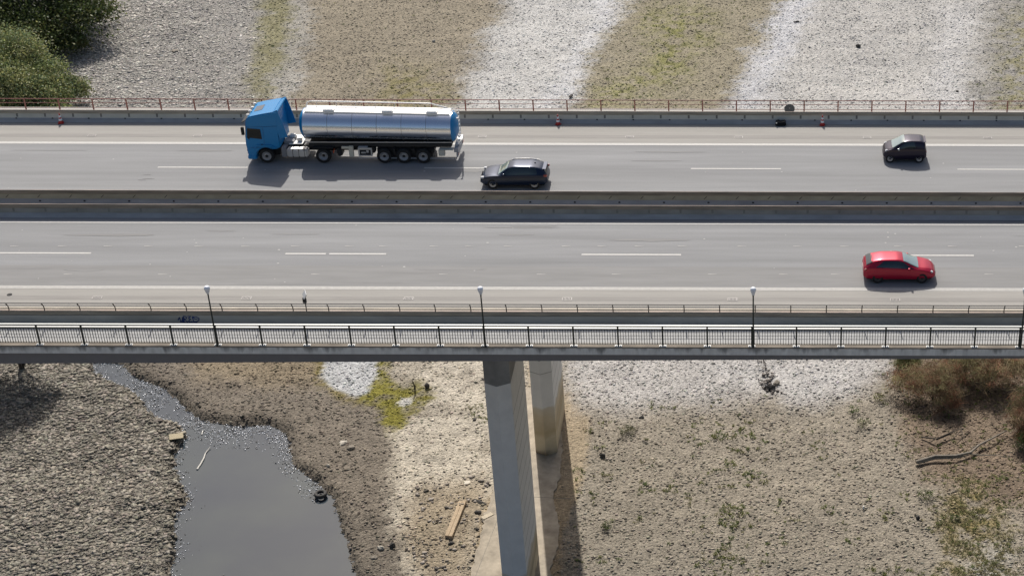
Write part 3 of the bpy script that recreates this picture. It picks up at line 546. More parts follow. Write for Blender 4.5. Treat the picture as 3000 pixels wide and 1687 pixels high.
#@@OBJECTS
# ------------------------------------------------------------------ vehicles
tyre=mat('tyre_rubber',(0.012,0.012,0.012),0.85); dark=mat('underbody_black',(0.008,0.008,0.008),0.7); rimm=mat('rim_alloy',(0.33,0.33,0.34),0.35,metal=0.7); rimd=mat('rim_dark',(0.03,0.03,0.03),0.4)
chrome=mat('headlamp_glass',(0.5,0.52,0.54),0.08,spec=1.0); redl=mat('tail_lamp_red',(0.30,0.01,0.01),0.15,coat=1)
glassw=mat('windscreen_glass',(0.13,0.20,0.20),0.05,spec=1.0,coat=1); glasss=mat('side_glass',(0.008,0.018,0.022),0.05,spec=0.8); platem=mat('plate_white',(0.7,0.7,0.68),0.4)
def wheel(parent,x,y,r,wd,rim,side,dish=0.03,name='wheel'):
    # y = outer face, side=-1 looks to -y
    e=MB().lathe([(r*0.62,0),(r*0.93,0.0),(r,wd*0.14),(r,wd*0.86),(r*0.93,wd),(r*0.62,wd)],(0,0,0),'y',28,cap=False).build(name,tyre,parent,smooth=True)
    if side<0: e.location=(x,y,r)
    else: e.location=(x,y,r); e.rotation_euler=(0,0,math.pi)
    rm=MB().lathe([(r*0.62,0.004),(r*0.60,0.0),(r*0.55,dish*.5),(r*0.34,dish),(r*0.20,dish-.02)],(0,0,0),'y',24,cap=False)
    for k in range(7):
        a=k*2*math.pi/7; 0 and rm.add([(r*.16*math.cos(a+.5),dish,r*.16*math.sin(a+.5)),(r*.16*math.cos(a-.5),dish,r*.16*math.sin(a-.5)),(r*.57*math.cos(a-.12),dish-.01,r*.57*math.sin(a-.12)),(r*.57*math.cos(a+.12),dish-.01,r*.57*math.sin(a+.12))],[(0,1,2,3)])
    rm.build('rim',rim,e); MB().lathe([(r*.2,dish-.015),(r*.2,dish+.02)],(0,0,0),'y',16).build('hub',dark,e); return e
def catmull(xs,vals,x):
    i=max(0,min(len(xs)-2,int(np.searchsorted(xs,x))-1)); h=xs[i+1]-xs[i]; t=(x-xs[i])/h
    def sl(j):
        if j==0 or j==len(xs)-1: 
            a,b=(0,1) if j==0 else (len(xs)-2,len(xs)-1); return (vals[b]-vals[a])/(xs[b]-xs[a])
        d0=(vals[j]-vals[j-1])/(xs[j]-xs[j-1]); d1=(vals[j+1]-vals[j])/(xs[j+1]-xs[j]); return 0 if d0*d1<=0 else 2*d0*d1/(d0+d1)
    m0,m1=sl(i)*h,sl(i+1)*h
    return (2*t**3-3*t*t+1)*vals[i]+(t**3-2*t*t+t)*m0+(-2*t**3+3*t*t)*vals[i+1]+(t**3-t*t)*m1
# station: x, zb, zs(belt), zt(top), ws(half width), wt(half width at top)
def car(name,label,ST,wheels,r,paintm,rim,wins,lights,x,y,face,roofm=None,extra=None):
    A=np.array(ST); xs_=A[:,0]; par=lambda x:[catmull(xs_,A[:,k],x) for k in range(1,6)]
    def sec(x):
        zb,zs,zt,ws,wt=par(x); h=zs-zb
        P=[(0,zb),(ws*.84,zb),(ws*.955,zb+.05),(ws*.985,zb+.18*h),(ws,zb+.45*h),(ws*.99,zb+.72*h),(ws*.975,zb+.86*h),(ws*.95,zs),(ws*.925,zs+.012)]
        gy,gz=ws*.925,zs+.012; ry,rz=wt,zt-0.065*min(1,(zt-zs)/.2+.2)
        for t in (.25,.5,.75): 
            bow=.02*math.sin(math.pi*t); P.append((gy+(ry-gy)*t+bow,gz+(rz-gz)*t))
        P+=[(ry,rz),(ry-.035,rz+(zt-rz)*.45),(ry*.88,rz+(zt-rz)*.7),(ry*.6,rz+(zt-rz)*.9),(ry*.3,rz+(zt-rz)*.98),(0,zt)]
        return P
    N_=len(sec(xs_[1])); n=46; X_=np.linspace(xs_[0],xs_[-1],n); X_[1]=xs_[0]+.02; X_[-2]=xs_[-1]-.02
    b=MB(); V=[];Fc_=[]
    for xx in X_:
        s=sec(xx); V+=[(xx,-p[0],p[1]) for p in s]+[(xx,p[0],p[1]) for p in s[-2:0:-1]]
    m_=2*N_-2
    for i in range(n-1):
        for k in range(m_): Fc_.append((i*m_+k,i*m_+(k+1)%m_,(i+1)*m_+(k+1)%m_,(i+1)*m_+k))
    Fc_.append(tuple(range(m_))[::-1]); Fc_.append(tuple((n-1)*m_+k for k in range(m_)))
    b.add(V,Fc_)
    root=empty(name,(x,y,0.012),label,'car',rz=0 if face>0 else math.pi)
    body=b.build('body',[paintm,dark],root,smooth=True)
    cut=MB(); cut.mi=1
    for wx in wheels: cut.lathe([(r*1.13,-1.2),(r*1.13,1.2)],(wx,0,r*1.0),'y',32)
    W=A[:,4].max()
    co=cut.build('cut',[paintm,dark],None); md=body.modifiers.new('b','BOOLEAN'); md.object=co; md.operation='DIFFERENCE'; md.solver='EXACT'
    # keep the middle of the car solid: the cutters go right through, a dark floor box fills them
    dg=bpy.context.evaluated_depsgraph_get(); me=bpy.data.meshes.new_from_object(body.evaluated_get(dg)); body.modifiers.clear(); body.data=me
    try: me.set_sharp_from_angle(angle=math.radians(38))
    except Exception: pass
    bpy.data.objects.remove(co)
    MB().box(xs_[0]+.25,xs_[-1]-.25,-W*.72,W*.72,.16,.62).build('underbody',dark,root)
    for wx in wheels:
        wheel(root,wx,-W+.012,r,.2,rim,-1); wheel(root,wx,W-.012,r,.2,rim,1)
    def sp(xx,q,off=.012):
        s=sec(xx); k=min(int(q),N_-2); t=q-k; y0=s[k][0]*(1-t)+s[k+1][0]*t; z0=s[k][1]*(1-t)+s[k+1][1]*t
        dy,dz=s[k+1][0]-s[k][0],s[k+1][1]-s[k][1]; l=math.hypot(dy,dz)+1e-6; return y0+dz/l*off,z0-dy/l*off
    for nm,mm,q0,q1,xa0,xb0,xa1,xb1,both in wins:   # x range at q0 and at q1
        for sgn in ((-1,1) if both==1 else (0,)):
            g=MB(); nu,nv=8,12; VV=[]
            if sgn:
                for i in range(nu+1):
                    q=q0+(q1-q0)*i/nu; xa=xa0+(xa1-xa0)*i/nu; xb=xb0+(xb1-xb0)*i/nu
                    for j in range(nv+1): xx=xa+(xb-xa)*j/nv; yy,zz=sp(xx,q); VV.append((xx,sgn*yy,zz))
                cols=nv+1; rows=nu+1
            else:
                qs=[q0+(q1-q0)*i/nu for i in range(nu+1)]; allq=[(q,-1) for q in qs]+[(q,1) for q in qs[-2::-1]]
                for q,sg in allq:
                    t=(q-q0)/(q1-q0); xa=xa0+(xa1-xa0)*t; xb=xb0+(xb1-xb0)*t
                    for j in range(nv+1): xx=xa+(xb-xa)*j/nv; yy,zz=sp(xx,q); VV.append((xx,sg*yy,zz+(0.004 if q>N_-2.2 else 0)))
                cols=nv+1; rows=len(allq)
            g.add(VV,[(i*cols+j,i*cols+j+1,(i+1)*cols+j+1,(i+1)*cols+j) for i in range(rows-1) for j in range(cols-1)])
            g.build(nm,mm,root,smooth=True)
    for nm,mm,lx,ly,lz,dx,dy,dz in lights:
        for sg in (-1,1):
            MB().box(-dx/2,dx/2,-dy/2,dy/2,-dz/2,dz/2).build(nm,mm,root,bevel=min(dx,dy,dz)*.3,smooth=True).location=(lx,sg*ly,lz)
    if extra: extra(root,sec,W)
    return root
def mirrors(mx,mz,W,m):
    def f(root,sec,W_):
        for sg in (-1,1):
            o=MB().lathe([(0.03,-.07),(.085,-.05),(.10,0),(.085,.05),(.03,.07)],(0,0,0),'x',12,1.0,.8).build('mirror',m,root,smooth=True); o.location=(mx,sg*(W+.07),mz)
    return f
def cpaint(n,c,rough=.38,metal=.55): return mat(n,c,rough,metal=metal,coat=0.55,spec=0.2)
# SUV
suvp=cpaint('paint_anthracite',(0.006,0.015,0.040),.38,.4)
suv_st=[(-2.2,.42,.62,.80,.74,.60),(-2.12,.32,.92,1.15,.85,.68),(-1.98,.28,1.02,1.34,.88,.62),(-1.66,.26,1.04,1.54,.915,.61),(-1.0,.24,1.03,1.66,.92,.66),(-.1,.24,1.01,1.66,.92,.65),(.35,.24,1.0,1.56,.92,.64),(.72,.24,.99,1.30,.92,.66),(1.05,.24,.98,1.07,.915,.74),(1.5,.25,.94,1.03,.90,.70),(1.95,.28,.82,.93,.86,.64),(2.14,.34,.62,.78,.76,.55),(2.2,.42,.55,.62,.68,.45)]
def suv_extra(root,sec,W):
    mirrors(.62,1.05,.90,suvp)(root,sec,W)
    MB().tube([(-1.6,-.58,1.42),(-.9,-.60,1.51),(0,-.58,1.50),(.2,-.56,1.45)],.018,6).build('roof_rail',mat('roof_rail_alu',(.6,.6,.6),.3,metal=.8),root)
    MB().box(-.05,.05,-.02,.02,0,.05).build('antenna',dark,root,bevel=.01).location=(-1.35,0,1.45)
    MB().box(-2.10,-1.85,-.55,.55,1.27,1.29).build('roof_spoiler',suvp,root,bevel=.01)
    MB().box(0,.01,-.26,.26,-.055,.055).build('number_plate',platem,root).location=(-2.2,0,.62)
    MB().box(0,.03,-.5,.5,-.1,.1).build('grille',dark,root).location=(2.18,0,.56)
YS=100.86+.92
suv_st=[(a,b,c*.94,d*.90,e_,f_) for a,b,c,d,e_,f_ in suv_st]
car('suv','dark blue-black five-door SUV passing close to the median behind the tank lorry',suv_st,(-1.33,1.37),.355,suvp,rimm,[
 ('windscreen',glassw,13.0,17,.40,1.00,.36,1.02,0),('side_window',glasss,8.3,12.0,-1.55,.80,-1.45,.28,1),('rear_window',glasss,13.2,17,-2.10,-1.90,-2.10,-1.88,0)],
 [('headlight',chrome,2.02,.70,.76,.24,.24,.11),('taillight',redl,-2.05,.80,.92,.28,.12,.13)],-18.5+2.2,YS,-1,extra=suv_extra)
# small city car
cityp=cpaint('paint_aubergine',(0.014,0.010,0.026),.38,.4)
city_st=[(-1.46,.40,.62,.80,.70,.56),(-1.42,.30,.88,1.12,.79,.62),(-1.32,.26,.98,1.36,.82,.62),(-1.0,.25,1.0,1.49,.835,.62),(-.4,.23,.99,1.51,.84,.63),(.1,.23,.98,1.45,.84,.62),(.45,.23,.96,1.26,.84,.63),(.85,.24,.93,1.03,.83,.68),(1.15,.27,.84,.90,.80,.62),(1.36,.30,.68,.76,.72,.52),(1.43,.38,.55,.60,.60,.4)]
def city_extra(root,sec,W):
    mirrors(.42,1.0,.80,mat('mirror_silver',(.5,.52,.5),.2,metal=.5))(root,sec,W)
    MB().box(-1.42,-1.25,-.5,.5,1.36,1.39).build('roof_spoiler',cityp,root,bevel=.01)
    MB().box(0,.03,-.35,.35,-.08,.08).build('grille',dark,root).location=(1.41,0,.45)
    MB().box(0,.01,-.26,.26,-.055,.055).build('number_plate',platem,root).location=(-1.46,0,.6)
car('city_car','tiny dark purple-black city car alone at the right of the upper carriageway',city_st,(-.97,.98),.30,cityp,rimm,[
 ('windscreen',glassw,13.0,17,.02,.82,.0,.86,0),('side_window',glasss,8.3,12.0,-.72,.62,-.62,.0,1),('rear_window',glasss,13.2,17,-1.42,-1.30,-1.42,-1.30,0)],
 [('headlight',chrome,1.16,.60,.80,.30,.20,.14),('fog_light',chrome,1.38,.52,.42,.08,.16,.07),('taillight',redl,-1.40,.68,.78,.12,.12,.2)],7.92+1.44,104.95+.84,-1,extra=city_extra)
# red car
redp=cpaint('paint_red',(0.36,0.004,0.030),.38,.35)
red_st=[(-2.13,.40,.62,.82,.74,.58),(-2.07,.30,.88,1.02,.83,.66),(-1.88,.26,.97,1.16,.86,.66),(-1.5,.25,.99,1.33,.875,.60),(-.9,.23,.97,1.42,.88,.60),(-.2,.22,.94,1.43,.88,.60),(.3,.22,.92,1.33,.88,.60),(.75,.22,.90,1.12,.88,.64),(1.15,.23,.87,.97,.87,.70),(1.6,.25,.78,.90,.85,.66),(1.95,.28,.64,.76,.79,.58),(2.09,.33,.52,.62,.68,.48),(2.13,.4,.47,.52,.58,.4)]
def red_extra(root,sec,W):
    mirrors(.55,.98,.86,redp)(root,sec,W)
    MB().box(-1.66,-1.52,-.5,.5,1.285,1.30).build('roof_spoiler',redp,root,bevel=.005)
    MB().box(0,.01,-.26,.26,-.055,.055).build('number_plate',mat('plate_glint',(.95,.95,.95),.15,metal=.4),root).location=(-2.135,0,.72)
    MB().box(0,.03,-.42,.42,-.08,.08).build('grille',dark,root).location=(2.115,0,.47)
car('hatchback','bright red three-door hatchback with black wheels in the near carriageway',red_st,(-1.28,1.32),.325,redp,rimd,[
 ('windscreen',glassw,13.0,17,.22,1.10,.20,1.12,0),('side_window',glasss,8.3,11.8,-1.42,.92,-.95,.22,1),('rear_window',glasss,13.0,17,-1.96,-1.60,-1.96,-1.60,0)],
 [('headlight',chrome,1.83,.67,.68,.26,.2,.13),('taillight',redl,-1.98,.77,.86,.18,.16,.16)],5.80+2.13,88.62+.88,1,extra=red_extra)

# tank lorry : local x from the front bumper towards the rear, y across (0 = near side)
T=empty('tank_lorry',(-34.55,104.66,0.012),'blue tractor pulling a polished silver tank trailer with blue end cap','lorry')
blue=mat('paint_cab_blue',(0.0,0.20,0.47),.4,metal=0.0,coat=.25,spec=.3); steel=mat('tank_polished_steel',(0.76,0.79,0.84),.24,metal=1.0); alu=mat('aluminium_dull',(.55,.55,.54),.4,metal=.6); white_m=mat('white_gloss',(.82,.80,.76),.4); frame_m=mat('chassis_black',(.012,.012,.013),.6)
def rb(name,m,x0,x1,y0,y1,z0,z1,bev=.03,par=T): return MB().box(x0,x1,y0,y1,z0,z1).build(name,m,par,bevel=bev,smooth=True)
wr=.51
cabp=[(.16,.42),(.06,.62),(.03,1.05),(0,1.45),(.03,1.95),(.16,2.98),(.21,3.28),(.34,3.48),(.52,3.56),(1.2,3.73),(1.95,3.88),(2.2,3.94),(2.28,3.82),(2.3,2.3),(2.3,1.22),(2.02,1.08)]
aw=[(1.27+.66*math.cos(a),wr+.66*math.sin(a)) for a in np.linspace(math.radians(55),math.radians(186),12)]
cab=MB().profy(cabp+aw+[(.6,.34),(.3,.34)],0.02,2.48).build('cab',blue,T,bevel=.07,seg=3,smooth=True)
rb('wheel_housing',dark,.66,2.1,.5,2.0,.4,1.15,.0,T)
rb('bumper',blue,.02,.62,-.01,2.51,.30,.60,.05,cab)
MB().box(.10,.12,.1,2.4,0,.18).build('grille',dark,cab).location=(-.09,0,.85)
ws=MB(); ws.add([(.015,.12,1.98),(.015,2.38,1.98),(.135,2.34,2.93),(.135,.16,2.93)],[(0,1,2,3)]); ws.build('windscreen',glasss,cab)
for yy,s in ((.008,-1),(2.492,1)):
    MB().profy([(.16,1.98),(1.14,1.86),(1.12,2.62),(.26,2.70)][::1],yy-.004,yy+.004).build('side_window',mat('cab_glass',(.008,.010,.011),.06,spec=.35),cab)
    MB().profy([(.16,1.98),(.30,1.80),(.34,1.98)],yy-.003,yy+.003).build('window_corner',dark,cab)
    rb('door_handle',dark,1.02,1.18,yy-.02,yy+.02,1.40,1.48,.01,cab)
    MB().profy([(.30,1.20),(2.3,1.215),(2.3,1.235),(.30,1.22)],yy-.002,yy+.002).build('door_seam',mat('seam_blue',(0,.05,.16),.5),cab)
    MB().profy([(1.25,1.22),(1.265,1.22),(1.30,2.75),(1.285,2.75)],yy-.002,yy+.002).build('door_seam',MATS['seam_blue'],cab)
    MB().profy([(.12,2.75),(2.28,2.85),(2.28,2.87),(.12,2.77)],yy-.002,yy+.002).build('door_seam',MATS['seam_blue'],cab)
    # side deflector
    y0,y1=(0.03,.09) if s<0 else (2.41,2.47)
    MB().profy([(1.9,3.84),(2.42,3.94),(2.62,3.2),(2.86,2.02),(2.32,1.90),(2.25,2.2)],y0,y1).build('side_deflector',blue,cab,bevel=.01)
    MB().profy([(.60,1.12),(.78,1.32),(1.55,1.38),(1.95,1.12),(2.02,1.2),(1.65,1.46),(.72,1.42),(.52,1.15)],yy-.05,yy+.05).build('wheel_arch',blue,cab,bevel=.02)
    m_=rb('mirror',dark,-.12,.08,yy+s*.12-.08,yy+s*.12+.08,2.25,2.85,.03,cab)
    rb('headlight',chrome,.0,.2,(.10 if s<0 else 1.98),(.52 if s<0 else 2.40),.66,.82,.03,cab)
sr=MB(); sr.add([(.62,.82,3.60),(1.18,.82,3.74),(1.18,1.68,3.74),(.62,1.68,3.60)],[(0,1,2,3)]); sr.build('roof_hatch',mat('roof_hatch_grey',(.10,.11,.13),.35),cab)
sf=MB(); 
for y0 in (.12,2.32): sf.profy([(1.0,3.67),(1.95,3.85),(2.36,4.02),(2.42,3.94),(1.0,3.65)],y0,y0+.06)
sf.profy([(2.0,3.84),(2.40,4.00),(2.44,3.93),(2.05,3.80)],.12,2.38); sf.build('roof_fairing',blue,cab,bevel=.01)
vz=MB().profy([(-.10,3.02),(.22,3.20),(.20,3.24),(-.12,3.06)],.2,2.3).build('sun_visor',mat('visor_dark',(.03,.03,.035),.3),cab)
for yy in (.35,1.0,1.55,2.2): rb('roof_lamp',white_m,.24,.44,yy-.07,yy+.07,3.50,3.62,.03,cab)
cab.scale=(1,1,.945)
# tractor chassis
rb('chassis',frame_m,2.1,7.3,.75,1.75,.62,.98,.02)
rb('fuel_tank',alu,2.62,4.05,.02,.62,.42,1.0,.09)
for xx in (3.02,3.42,3.80): rb('tank_strap',rimd,xx,xx+.05,.012,.63,.41,1.01,.01)
rb('fuel_tank',alu,2.62,4.0,1.88,2.48,.42,1.0,.09)
rb('side_step',mat('step_grey',(.2,.2,.21),.6),2.30,2.62,.04,.7,.45,1.1,.02)
rb('deck_plate',white_m,2.72,3.62,.60,1.55,1.12,1.16,.01); rb('air_tank',white_m,2.55,3.1,1.3,1.62,1.2,1.5,.1)
rb('gearbox_cover',mat('grey_cover',(.25,.25,.26),.5),2.35,3.0,.7,1.7,.95,1.3,.05); rb('hose_bracket',alu,3.2,3.5,.9,1.2,1.15,1.45,.03)
MB().lathe([(.45,0),(.5,.05),(.5,.1)],(5.0,1.25,1.0),'z',20).build('fifth_wheel',frame_m,T)
rb('mudguard',dark,4.35,5.75,.02,.66,1.05,1.12,.03); rb('mudguard',dark,4.35,5.75,1.84,2.48,1.05,1.12,.03)
rb('rear_light',mat('orange_marker',(.5,.06,.01),.4),5.72,5.78,.1,.45,.7,.9,.01)
# wheels
rimg=mat('truck_rim',(.30,.30,.31),.45,metal=.5)
for wx,d in ((1.27,.0),(5.05,.12)):
    wheel(T,wx,.03,wr,.32,rimg,-1,d+.04); wheel(T,wx,2.47,wr,.32,rimg,1,d+.04)
for wx in (9.12,10.42,11.72):
    wheel(T,wx,.03,.50,.36,rimg,-1,.10); wheel(T,wx,2.47,.50,.36,rimg,1,.10)
# tank (slopes gently down to the rear)
tk=MB(); Rr=1.06; x0,x1=3.86,13.68; zc0,zc1=2.38,2.20; yc=1.25
zc=lambda x: zc0+(x-x0)/(x1-x0)*(zc1-zc0)
def ring(mb,x,r,n=64): return [(x,yc+r*math.cos(2*math.pi*k/n),zc(x)+r*math.sin(2*math.pi*k/n)*0.96) for k in range(n)]
def loft(rs,n=64):
    b=MB(); V=[];Q=[]
    for x,r in rs: V+=ring(b,x,r,n)
    for i in range(len(rs)-1): Q+=[(i*n+k,i*n+(k+1)%n,(i+1)*n+(k+1)%n,(i+1)*n+k) for k in range(n)]
    Q+=[tuple(range(n))[::-1],tuple((len(rs)-1)*n+k for k in range(n))]; return b.add(V,Q)
tank=loft([(x0,Rr)]+[(x0+(x1-x0)*i/6,Rr) for i in range(1,6)]+[(x1,Rr)]).build('tank_shell',steel,T,smooth=True)
loft([(x1+.003,Rr+.012),(x1+.05,Rr+.01),(x1+.16,Rr*.90),(x1+.27,Rr*.7),(x1+.34,Rr*.42),(x1+.37,Rr*.12)]).build('end_cap',blue,T,smooth=True)
loft([(x0-.003,Rr+.012),(x0-.05,Rr+.01),(x0-.16,Rr*.90),(x0-.27,Rr*.7),(x0-.34,Rr*.42),(x0-.37,Rr*.12)]).build('end_cap',blue,T,smooth=True)
band=mat('tank_band',(.45,.46,.48),.3,metal=1.0)
for i in range(1,6):
    x=x0+(x1-x0)*i/6; loft([(x-.02,Rr+.006),(x+.02,Rr+.006)]).build('seam_band',band,tank,smooth=True)
top=lambda x:zc(x)+Rr*.96
rb_=MB(); rb_.add([(x0+.1,yc-.42,top(x0)-.075),(x1-.1,yc-.42,top(x1)-.075),(x1-.1,yc+.5,top(x1)-.02),(x0+.1,yc+.5,top(x0)-.02),(x0+.1,yc-.42,top(x0)+.02),(x1-.1,yc-.42,top(x1)+.02),(x1-.1,yc+.5,top(x1)+.05),(x0+.1,yc+.5,top(x0)+.05)],[(3,2,1,0),(4,5,6,7),(0,1,5,4),(1,2,6,5),(2,3,7,6),(3,0,4,7)])
rb_.build('walkway',white_m,T)
for xx in (5.55,9.45,12.4): 
    h=MB().box(-.36,.36,-.32,.26,0,.16).build('manhole_cover',mat('hatch_white',(.85,.85,.84),.3),T,bevel=.05,smooth=True); h.location=(xx,yc-.18,top(xx)+.04)
hr=MB().tube([(x0+.1,yc+.15,top(x0)+.05),(x0+.15,yc+.48,top(x0)+.30),(x0+.4,yc+.55,top(x0)+.34),(12.2,yc+.55,top(12.2)+.34),(13.3,yc+.5,top(13.3)+.06)],.04,8).build('handrail',white_m,T)
for xx in np.arange(4.6,12.3,1.3): MB().tube([(xx,yc+.5,top(xx)+.04),(xx,yc+.55,top(xx)+.34)],.018,6).build('handrail_post',alu,hr)
# side rail with marker lamps
MB().prof([(-.10,-.82),(-.04,-.82),(-.04,-.77),(-.10,-.77)],x0,x1).build('side_rail',alu,T).location=(0,.50,2.16)
for xx in np.arange(6.7,13.5,1.28): rb('marker_lamp',mat('marker_white',(.6,.55,.5),.4),xx,xx+.1,.34,.40,1.37,1.43,.01)
rb('subframe',frame_m,4.2,13.6,.45,2.05,.98,1.20,.04); rb('subframe_side',frame_m,4.1,13.6,.34,2.16,1.08,1.30,.02)
for xx in (8.42,9.77,11.07,12.37): rb('mudguard',dark,xx-.02,xx+.12,.05,.6,.75,1.05,.02)
rb('axle_beam',frame_m,8.6,12.3,.4,2.1,.3,.95,.05)
rb('landing_leg',mat('leg_cream',(.62,.57,.46),.5),6.78,7.08,.10,.30,.42,1.18,.02); rb('landing_leg',MATS['leg_cream'],6.3,6.9,.14,.26,1.0,1.16,.02)
rb('spare_wheel_bracket',frame_m,5.95,6.3,.2,.9,.45,1.0,.05)
bx=rb('pump_cabinet',frame_m,7.42,8.32,.12,.8,.52,1.05,.02)
fm=MB(); fm.box(7.40,8.34,.09,.12,.50,.57); fm.box(7.40,8.34,.09,.12,.97,1.10); fm.box(7.40,7.5,.09,.12,.573,.967); fm.box(8.24,8.34,.09,.12,.573,.967); fm.box(7.6,7.9,.09,.12,.70,.80); fm.box(7.95,8.1,.09,.12,.75,.92); fm.build('cabinet_frame',alu,bx)
rb('cabinet_top',mat('cabinet_grey',(.42,.42,.42),.5),7.42,8.05,.12,.75,1.105,1.13,.01)
sg=MB().tube([(7.4,.06,.38),(13.9,.06,.36)],.02,6).build('side_guard',alu,T)
rb('rear_cabinet',mat('leg_cream2',(.55,.53,.45),.5),12.75,13.15,.12,.5,.50,.92,.02); rb('rear_cabinet_top',MATS['leg_cream2'],12.8,13.75,.10,.5,.925,.97,.01)
rb('rear_bumper',mat('bumper_grey',(.38,.38,.4),.45,metal=.3),13.95,14.05,.05,2.45,.45,.75,.02)
rb('rear_panel',MATS['bumper_grey'],13.80,14.08,.1,2.4,.78,1.05,.02)
for yy in (.3,2.2): rb('taillight',redl,14.05,14.09,yy-.15,yy+.15,.55,.66,.01)
lad=MB()
for yy in (.95,1.40): lad.tube([(14.10,yy,.8),(14.12,yy,1.6),(14.12,yy,3.3),(13.6,yy,3.42)],.025,6)
for zz in np.arange(.95,3.3,.28): lad.tube([(14.12,.95,zz),(14.12,1.40,zz)],.02,6)
lad.build('ladder',white_m,T)
for zz in (1.35,1.62,2.95): rb('hose_coupling',white_m,14.05,14.2,.6,.78,zz,zz+.12,.03)
rb('hose_tray',alu,13.8,14.15,.55,1.9,1.05,1.15,.02)

# ------------------------------------------------------------------ street furniture and small things
cr_=mat('cone_red',(.42,.02,.015),.5); cw_=mat('cone_white',(.75,.77,.78),.4)
def cone():
    o=empty('traffic_cone',(0,0,.012)); MB().box(-.20,.20,-.18,.18,0,.04).build('cone_base',cr_,o,bevel=.02)
    H=.75; r=lambda z:.155-(z-.04)/(H-.04)*.125
    zz=[.04,.22,.36,.46,.60,.75]
    MB().lathe([(r(z),z) for z in (.04,.22,.36,.46,.60,.75)],(0,0,0),'z',18).build('cone_body',cr_,o,smooth=True)
    for a,b_ in ((.22,.36),(.46,.60)): MB().lathe([(r(a)+.006,a),(r(b_)+.006,b_)],(0,0,0),'z',18).build('reflective_band',cw_,o,smooth=True)
    return o
c0=cone()
for i,(xx,lb) in enumerate(((-49.35,'red and white traffic cone at the far left, below the bushes'),(-14.5,'red and white traffic cone in front of the far barrier, right of the tank lorry'),(4.02,'red and white traffic cone beside the black bag'))):
    o=c0 if i==0 else copy_tree(c0); o.location=(xx,111.02,.016); o.rotation_euler=(0,0,.5*i+.3); tag(o,lb,'traffic cone','traffic cones along the far barrier')
s=empty('road_sign',(1.73,112.62,-.38),'round traffic sign seen from its dark back, behind the far barrier','sign')
MB().lathe([(.36,-.012),(.37,0),(.36,.012)],(0,0,.92),'y',32).build('sign_panel',mat('sign_back_grey',(.05,.06,.075),.5),s,smooth=True)
MB().tube([(0,.04,.36),(0,.04,1.1)],.03,8).build('sign_post',zinc,s); MB().box(-.03,.03,-.03,-.013,.96,1.0).build('sign_clamp',zinc,s)
bg=MB().add([(x,y,z) for x,y,z in [(-.38,-.2,.0),(.38,-.2,.0),(.38,.2,.0),(-.38,.2,.0),(-.36,-.18,.28),(0,-.19,.24),(.36,-.18,.30),(.34,.15,.42),(.02,.16,.34),(-.33,.15,.42)]],[(3,2,1,0),(0,1,6,5,4),(2,3,9,8,7),(1,2,7,6),(3,0,4,9),(4,5,8,9),(5,6,7,8)])
e=empty('warning_lamp_battery',(1.10,111.0,.012),'black lumpy battery box with one white lens lying against the far barrier','box'); bg.build('box_body',mat('black_rubber',(.012,.013,.015),.85,spec=.1),e,bevel=.06,seg=3,smooth=True)
MB().lathe([(.045,-.01),(.055,0),(.045,.02)],(-.30,-.185,.25),'y',14).build('lens',white_m,e,smooth=True)
s=empty('small_sign',(-25.93,84.40,.50),'narrow white panel mounted on the near railing, seen nearly edge-on','sign')
MB().tube([(0,0,0),(0,0,1.0)],.03,6).build('sign_post',grey_m,s); pn=MB().box(-.02,.02,-.22,.22,0,.34).build('sign_panel',white_m,s); pn.location=(-.05,-.05,.98); pn.rotation_euler=(.25,.45,.5)
pn2=MB().box(.021,.05,-.2,.2,0,.32).build('sign_back',dark,s); pn2.location=pn.location; pn2.rotation_euler=pn.rotation_euler
MB().box(-.13,.08,-.06,.06,.55,.9).build('control_box',grey_m,s,bevel=.02)
# drain grates
gratem=mat('grate_iron',(.30,.28,.26),.6); gslot=mat('grate_slot',(.03,.03,.03),.8)
def grate(x,y,yl,lb,grp):
    o=empty('drain_grate',(x,y,.012),lb,'drain grate',grp); MB().box(-.28,.28,-.17,.17,0,.012).build('grate_frame',gratem,o); b=MB()
    for k in range(6): b.box(-.23+k*.08,-.19+k*.08,-.12,.12,.0125,.0145)
    b.build('grate_slots',gslot,o)
UL=['leftmost grate of the upper carriageway, near the first cone','second grate from the left in the upper gutter','grate just right of the lorry tail in the upper gutter','grate in the upper gutter between the SUV and the next cone','grate in the upper gutter below the black box','grate in the upper gutter just left of the city car','rightmost grate in the upper gutter']
for (xx),lb in zip((259,571,1409,1842,2163,2540,2894),UL): X0,Y0,_=at(xx,407); grate(X0,109.0,0,'iron '+lb,'drain grates in the upper gutter')
LLb=['leftmost grate in the lower gutter','grate in the lower gutter just right of the first lamp','grate in the lower gutter left of the second lamp','grate in the lower gutter right of the second lamp','grate in the lower gutter beside the third lamp','grate in the lower gutter below the red car']
for xx,lb in zip((281,720,1196,1661,2146,2623),LLb): X0,Y0,_=at(xx,876); grate(X0,86.72,0,'iron '+lb,'drain grates in the lower gutter')
X0,Y0,_=at(28,861); o=MB().lathe([(.13,0),(.15,.0),(.13,.02)],(0,0,0),'z',18).build('drain_hole_cover',hole_m,None); o.location=(X0,Y0,.014); tag(o,'small round black hole cover on the near shoulder at the left edge','cover')

